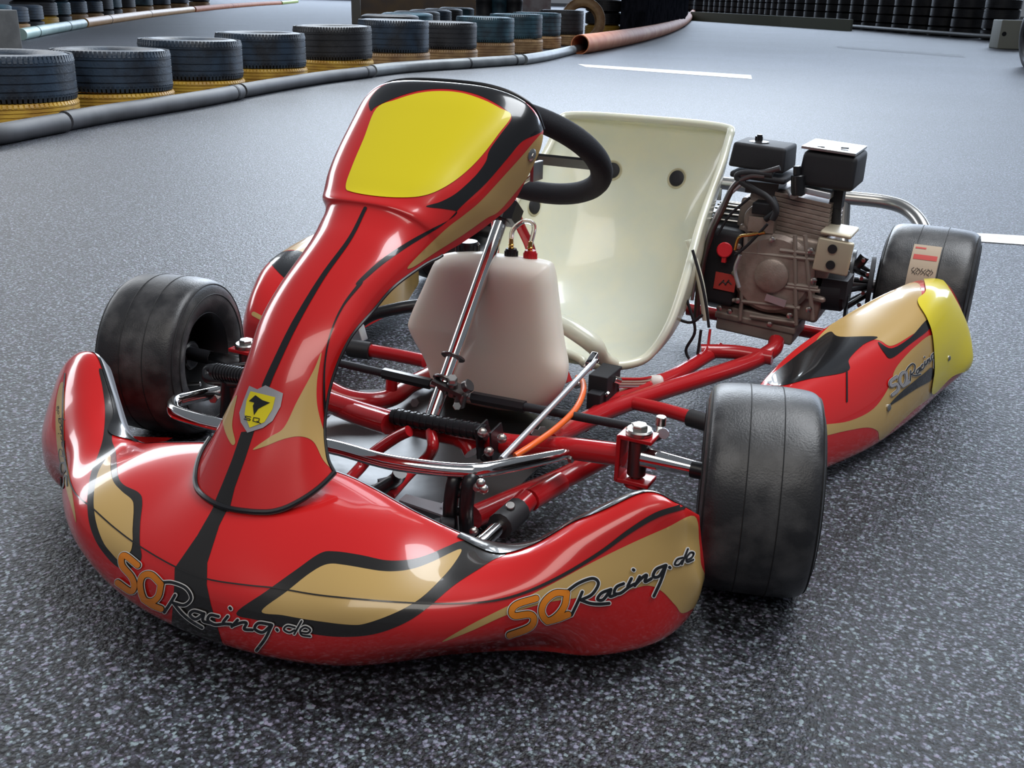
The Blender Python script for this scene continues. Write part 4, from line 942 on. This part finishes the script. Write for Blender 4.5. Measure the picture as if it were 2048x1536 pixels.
def tyre(loc, col, label, group, rot=None, near=True, sc=1.0, name='tyre'):
    o = bpy.data.objects.new(name, (TMs if near else TMl)[col]); C.objects.link(o); o.location = loc
    o.rotation_euler = rot or (random.uniform(-.012, .012), random.uniform(-.012, .012), random.uniform(0, 6))
    o.scale = (sc, sc, 1); tag(o, label, 'tyre', group); return o
ORD = ['leftmost', 'second', 'third', 'fourth', 'fifth', 'sixth', 'seventh', 'eighth', 'ninth', 'tenth', 'eleventh', 'twelfth', 'thirteenth', 'fourteenth', 'fifteenth', 'sixteenth', 'seventeenth', 'eighteenth', 'nineteenth', 'twentieth']
TR_ = .345
# right edge, shoulder, joint between the two tyres (photo), distance
near_ = [(153, 112, 198, 5.45), (345, 105, 180, 6.15), (487, 85, 156, 7.03), (613, 72, 134, 7.98), (745, 58, 118, 9.0), (858, 46, 104, 9.9), (953, 50, 97, 10.8), (1027, 40, 84, 12.0), (1083, 34, 77, 13.2), (1120, 31, 72, 14.4), (1165, 26, 69, 15.6)]
cols = ['blue', 'blue', 'blue', 'blue', 'black', 'blue', 'black', 'teal', 'teal', 'teal', 'black']
for i, (u, vt, vm, d) in enumerate(near_):
    g_ = ground_at(u-TR_*FPX/d, d)
    zt_, zm_ = at(u, vt-4, d=d)[2]+.012, at(u, vm, d=d)[2]
    lowcol = 'yellow' if i < 5 else 'tan'
    cn_ = {'blue': 'faded blue', 'black': 'dark grey', 'teal': 'teal blue'}[cols[i]]
    o = tyre((g_[0], g_[1], (zt_+zm_)/2), cols[i], '%s upper tyre, %s stack from the left in the near barrier row' % (cn_, ORD[i]), 'upper tyres of the near barrier')
    o.scale = (1, 1, (zt_-zm_)/TWD*.995)
    o = tyre((g_[0]+.02, g_[1]-.02, zm_/2), lowcol, '%s lower tyre, %s stack from the left in the near barrier row' % ('yellow painted' if lowcol == 'yellow' else 'ochre painted', ORD[i]), 'lower tyres of the near barrier')
    o.scale = (1.01, 1.01, zm_/TWD*.99)
# a second row of tyres behind the near one
for i, (u, v, d, c_) in enumerate([(838, 34, 12.2, 'black'), (866, 22, 13.5, 'teal'), (880, 13, 14.9, 'black'), (903, 10, 16.4, 'blue'), (925, 6, 18.0, 'black'), (948, 0, 20.0, 'teal')]):
    g_ = ground_at(u-TR_*FPX/d, d)
    tyre((g_[0], g_[1], TWD*1.5), c_, 'dark tyre lying in the second barrier row, %s from the left' % ORD[i], 'second row tyres', near=False)
    tyre((g_[0], g_[1], TWD*.5), 'black', 'dark bottom tyre of the second barrier row, %s from the left' % ORD[i], 'second row bottom tyres', near=False)
# low boards and drums behind the second row
def board(u0, u1, d, h, mat, label):
    a, b_ = ground_at(u0, d), ground_at(u1, d); dd = b_-a; Lb = np.linalg.norm(dd); dd /= Lb
    tag(part('board', mat, None, lambda mb: box(mb, (a+b_)/2+np.array([0, 0, h/2]), (Lb, .06, h), dd, np.cross((0, 0, 1.0), dd)), bevel=.01), label, 'board')
board(722, 955, 24, .62, newmat('ochre board', (.30, .20, .11), .7, noise=(.20, .15, .12), scale=2), 'low ochre board beyond the second tyre row')
board(704, 722, 23, .70, newmat('beige post', (.30, .28, .24), .7), 'short beige end post of the ochre board')
board(1043, 1100, 23, .75, newmat('pink board', (.36, .27, .27), .7, noise=(.5, .45, .45), scale=5), 'pale pinkish board behind the near tyre row')
for u, cc, lb in ((968, 'black', 'black drum left of the pale pinkish board, first from the left'), (998, 'teal', 'teal drum in the middle of the three drums'), (1027, 'black', 'dark drum next to the pale pinkish board')):
    g_ = ground_at(u, 21.5); o = part('drum', TM[cc], None, lambda mb: lathe(mb, [(0, .17), (.01, .18), (.27, .18), (.28, .19), (.30, .18), (.55, .18), (.57, .19), (.62, .18), (.80, .18), (.81, .17)], g_, (0, 0, 1), 28))
    tag(o, lb, 'drum', 'drums behind the near tyre row')
# upright tyre leaning on the row
g_ = ground_at(1163, 16.9)
tyre((g_[0], g_[1], .32), 'tan', 'worn brown tyre standing upright at the end of the near barrier row', None, rot=(math.radians(82), 0, math.radians(32)), sc=1.08)
g_ = ground_at(1205, 19.0)
for k in range(3): tyre((g_[0], g_[1], TWD*(k+.5)), 'yellow' if k == 0 else 'black', ('yellow bottom', 'dark middle', 'dark top')[k]+' tyre of the stack behind the orange pipe mouth', None, near=False)

# ---- barrier pipes on the ground
def pipe_mat(name, a, b_, rough=.4, sc=5): return newmat(name, a, rough, noise=b_, scale=sc, lo=.35, hi=.65)
PM = {'grey': pipe_mat('grey pipe', (.045, .045, .049), (.085, .085, .095), .55), 'orange': pipe_mat('orange pipe', (.55, .15, .055), (.66, .25, .11), .6), 'mint': pipe_mat('mint pipe', (.30, .46, .42), (.42, .56, .52)),
      'ochre': pipe_mat('ochre pipe', (.55, .26, .06), (.62, .34, .12)), 'lime': pipe_mat('lime pipe', (.40, .50, .05), (.45, .55, .1)), 'pale': pipe_mat('pale grey pipe', (.14, .15, .16), (.22, .24, .25))}
def pipe(name, label, group, pts, r, mat, bands=(), hollow=False):
    mb = MB(); tube(mb, pts, r, n=6, seg=20, caps=not hollow)
    o = mb.build(name, mat, None); tag(o, label, 'pipe', group)
    P = crom(pts, 6)
    if hollow:
        mb = MB(); tube(mb, pts, r*.9, n=6, seg=20, caps=False); T_, A_, B_ = frames(P)
        for e in (0, -1):
            ring1 = [P[e]+r*(A_[e]*math.cos(a)+B_[e]*math.sin(a)) for a in np.linspace(0, 2*math.pi, 20, endpoint=False)]; ring2 = [P[e]+r*.9*(A_[e]*math.cos(a)+B_[e]*math.sin(a)) for a in np.linspace(0, 2*math.pi, 20, endpoint=False)]
            mb.add(ring1+ring2, [(k, (k+1) % 20, 20+(k+1) % 20, 20+k) for k in range(20)])
        mb.build('pipe_bore', PM['orange'], o)
    for t in bands:
        i = min(int(t*(len(P)-1)), len(P)-2); d_ = P[i+1]-P[i]; d_ /= np.linalg.norm(d_); mb = MB()
        tube(mb, [P[i]-d_*.012, P[i]+d_*.012], r*1.05, smooth=False, seg=20); mb.build('strap', M['matt_black'], o)
    return o
rp = .048
def gp(L_, z=rp): return [at(u, v+4-max(0, (u-400)/160), z=z) for u, v in L_]
pipe('barrier_pipe', 'grey barrier pipe at the left edge, in front of the first tyre stack', 'grey barrier pipes', gp([(-60, 272), (0, 264), (64, 252), (126, 241)]), rp, PM['grey'])
pipe('barrier_pipe', 'long grey barrier pipe in front of the second and third tyre stacks', 'grey barrier pipes', gp([(130, 238), (210, 224), (300, 210), (400, 194), (478, 180)]), rp*1.03, PM['grey'], (.97,))
pipe('barrier_pipe', 'grey barrier pipe in front of the fourth and fifth tyre stacks', 'grey barrier pipes', gp([(482, 178), (560, 165), (640, 153), (700, 146), (742, 141)]), rp, PM['grey'], (.95,))
pipe('barrier_pipe', 'grey barrier pipe in front of the sixth and seventh tyre stacks, two black straps', 'grey barrier pipes', gp([(744, 140), (800, 134), (860, 130), (920, 127), (955, 125), (1042, 120)]), rp*1.12, PM['pale'], (.70, .99))
pipe('barrier_pipe', 'short pale pipe running into the orange pipe mouth', 'grey barrier pipes', gp([(1046, 120), (1090, 113), (1140, 102), (1175, 94)]), rp*1.2, PM['pale'])
pipe('drain_pipe', 'fat orange plastic pipe curving away along the barrier', None, [at(u, v, z=.12) for u, v in ((1160, 89), (1220, 80), (1290, 67), (1340, 54), (1368, 42), (1382, 30), (1388, 22))], .125, PM['orange'], (), True)
# far barrier at the top left
farz = .07
pipe('barrier_pipe', 'mint green barrier pipe far left beside the grey block', 'far barrier pipes', [at(u, v, z=farz) for u, v in ((42, 69), (100, 58), (166, 47))], .075, PM['mint'], (.33, .8))
pipe('barrier_pipe', 'ochre barrier pipe at the far left bend', 'far barrier pipes', [at(u, v, z=farz) for u, v in ((168, 46), (240, 36), (310, 27), (385, 19))], .085, PM['ochre'], (.25, .65))
pipe('barrier_pipe', 'orange barrier pipe on the far side of the left track', 'far barrier pipes', [at(u, v, z=farz) for u, v in ((387, 19), (450, 13), (520, 8), (560, 6))], .09, PM['orange'], (.4,))
pipe('barrier_pipe', 'lime end piece of the far barrier pipe', 'far barrier pipes', [at(u, v, z=farz) for u, v in ((562, 6), (594, 3))], .09, PM['lime'])
fr = [(27, 45, 'teal', 'tan'), (59, 47, 'blue', 'tan'), (88, 42, 'blue', 'black'), (117, 33, 'black', 'yellow'), (143, 31, 'teal', 'black'), (176, 28, 'blue', 'tan'), (207, 26, 'blue', 'tan'), (228, 20, 'black', 'black'), (245, 17, 'teal', 'black'), (272, 16, 'black', 'tan'), (307, 12, 'teal', 'tan'), (342, 10, 'blue', 'tan'), (378, 7, 'blue', 'tan'), (420, 4, 'black', 'tan')]
fp = ((0, 76), (42, 69), (100, 58), (166, 47), (240, 36), (310, 27), (385, 19), (450, 13))
FD = np.interp([q[0] for q in fr], [q[0] for q in fp], [(at(u, v, z=farz)-CAM)@fw+.62 for u, v in fp])
for i, ((u, vm, c1_, c2_), d) in enumerate(zip(fr, FD)):
    g_ = ground_at(u-TR_*FPX/d, d); zm_ = max(at(u, vm, d=d)[2], .10)
    o = tyre((g_[0], g_[1], zm_/2), c2_, 'bottom tyre of the %s stack from the left in the far barrier' % ORD[i], 'far barrier tyres', near=False); o.scale = (1, 1, zm_/TWD)
    for k in range(1 if i < 3 else 2):
        tyre((g_[0], g_[1], zm_+TWD*(k+.5)), c1_ if k == 0 else 'black', '%s tyre of the %s stack from the left in the far barrier' % (('second', 'top')[k], ORD[i]), 'far barrier tyres', near=False)
# grey block at the left edge
def wear(o): return o
bl = part('concrete_block', newmat('grey block', (.085, .085, .085), .8, noise=(.13, .13, .13), scale=6), None, lambda mb: box(mb, at(2, 72, y=ground_at(10, 8.6)[1])+np.array([-.12, 0, -.10]), (.42, .25, .62)), bevel=.01)
bl.location.z = 0; tag(bl, 'grey block standing at the left edge between the two tyre barriers', 'block')

# ---- dark sheeting and far tyre wall
def upright_sheet(name, pts, h, mat, label, cat, th=.05):
    mb = MB(); n = len(pts)
    P = [np.array(p) for p in pts]
    v = []; 
    for i, p in enumerate(P): v += [p, p+np.array([0, 0, h]), p+np.array([.0, th, 0]), p+np.array([0, th, h])]
    f = []
    for i in range(n-1):
        a, b_ = 4*i, 4*(i+1); f += [(a, b_, b_+1, a+1), (a+2, a+3, b_+3, b_+2), (a+1, b_+1, b_+3, a+3), (a, a+2, b_+2, b_)]
    f += [(0, 1, 3, 2), (4*(n-1), 4*(n-1)+2, 4*(n-1)+3, 4*(n-1)+1)]
    mb.add(v, f); return tag(mb.build(name, mat, None, smooth=False), label, cat)
pw = [ground_at(u, d) for u, d in ((1234, 17.8), (1285, 18.8), (1330, 21.5), (1366, 27), (1373, 34))]
fold = []
pw = [p+np.array([-.1, .35, 0]) for p in pw]
for i in range(len(pw)-1):
    for k in range(12):
        t = k/12; p = pw[i]*(1-t)+pw[i+1]*t; fold.append(p+np.array([0, .05*math.sin((i*12+k)*2.1), 0]))
upright_sheet('plastic_sheet', fold, 1.1, newmat('dark foil', (.008, .009, .012), .95, spec=0, noise=(.02, .02, .026), scale=5), 'black plastic sheeting draped behind the orange pipe', 'sheeting', .04)
M['mat_green'] = newmat('olive mat', (.17, .18, .12), .7)
wl = [ground_at(u, d) for u, d in ((1240, 62), (1400, 50), (1480, 43), (1560, 37), (1640, 33), (1740, 29), (1840, 26), (1930, 24), (2010, 22.5), (2120, 21))]
for i in range(len(wl)-1):
    a, b_ = wl[i], wl[i+1]; L_ = np.linalg.norm(b_-a); nn = max(1, int(L_/.66))
for i, (a, b_) in enumerate(zip(wl[:-1], wl[1:])):
    L_ = np.linalg.norm(b_-a); nn = max(1, min(7, int(L_/.9)))
    for j in range(nn):
        p = a+(b_-a)*(j+.5)/nn+np.array([.25, .45, 0])
        for k in range(4):
            tyre((p[0], p[1], TWD*(k+.5)), 'black', 'black tyre in the long dark barrier at the far end of the track', 'far dark tyre wall', near=False, sc=1.15)
bw = tag(ptube('guard_band', newmat('conveyor band', (.12, .12, .11), .5), None, [p+np.array([-.1, -.12, .09]) for p in wl], .05, n=6, seg=10), 'long low guard band lying along the far dark tyre wall', 'guard band')
upright_sheet('floor_mat', [ground_at(u, d) for u, d in ((1380, 37), (1470, 34), (1560, 31.5), (1700, 28))], .30, M['mat_green'], 'low olive board lying along the left part of the far tyre wall', 'board', .3)
# pale box and dark tyre at the right edge
pb = ground_at(1996, 18.5); PB = empty('barrier_box', tuple(pb))
tag(PB, 'pale box-shaped barrier element at the upper right edge', 'barrier box')
mb = MB(); box(mb, (.15, .2, .25), (.52, .55, .50), (1, .35, 0), (-.35, 1, 0)); o = mb.build('body', newmat('pale plastic', (.36, .36, .30), .6), PB, bevel=.02)
mb = MB(); lathe(mb, [(0, .04), (.01, .04)], (.06, -.115, .26), (.35, -1, 0), 18); mb.build('plug_hole', M['matt_black'], PB)
g_ = ground_at(2052, 12.8); tyre((g_[0]+.04, g_[1], .33), 'black', 'black tyre standing upright at the right edge in front of the pale box', None, rot=(0, math.radians(82), .3), near=False)
for k in range(2):
    g_ = ground_at(2075, 16.5); tyre((g_[0]+.2, g_[1]+.3, .60+TWD*k), 'black', ('lower', 'upper')[k]+' black tyre piled behind the pale box at the right edge', None, near=False)

# ---- painted lines
def line(pts, label):
    mb = MB(); P = [at(u, v, z=.002) for u, v in pts]; mb.add(P, [(0, 1, 2, 3)]); tag(mb.build('track_line', M['line'], None, smooth=False), label, 'marking')
M['line'] = newmat('worn white line', (.80, .80, .78), .7, noise=(.40, .40, .42), scale=40, lo=.45, hi=.75)
M['line2'] = newmat('faded line', (.17, .18, .19), .6)
line([(1156, 128), (1172, 134), (1504, 158), (1502, 150)], 'white painted dash on the track behind the seat')
line([(1885, 462), (1890, 478), (2060, 490), (2060, 472)], 'white painted line running out to the right edge behind the rear wheel')
M['line'] = M['line2']; line([(1672, 92), (1680, 96), (1932, 115), (1925, 110)], 'faint painted dash far away on the right of the track')
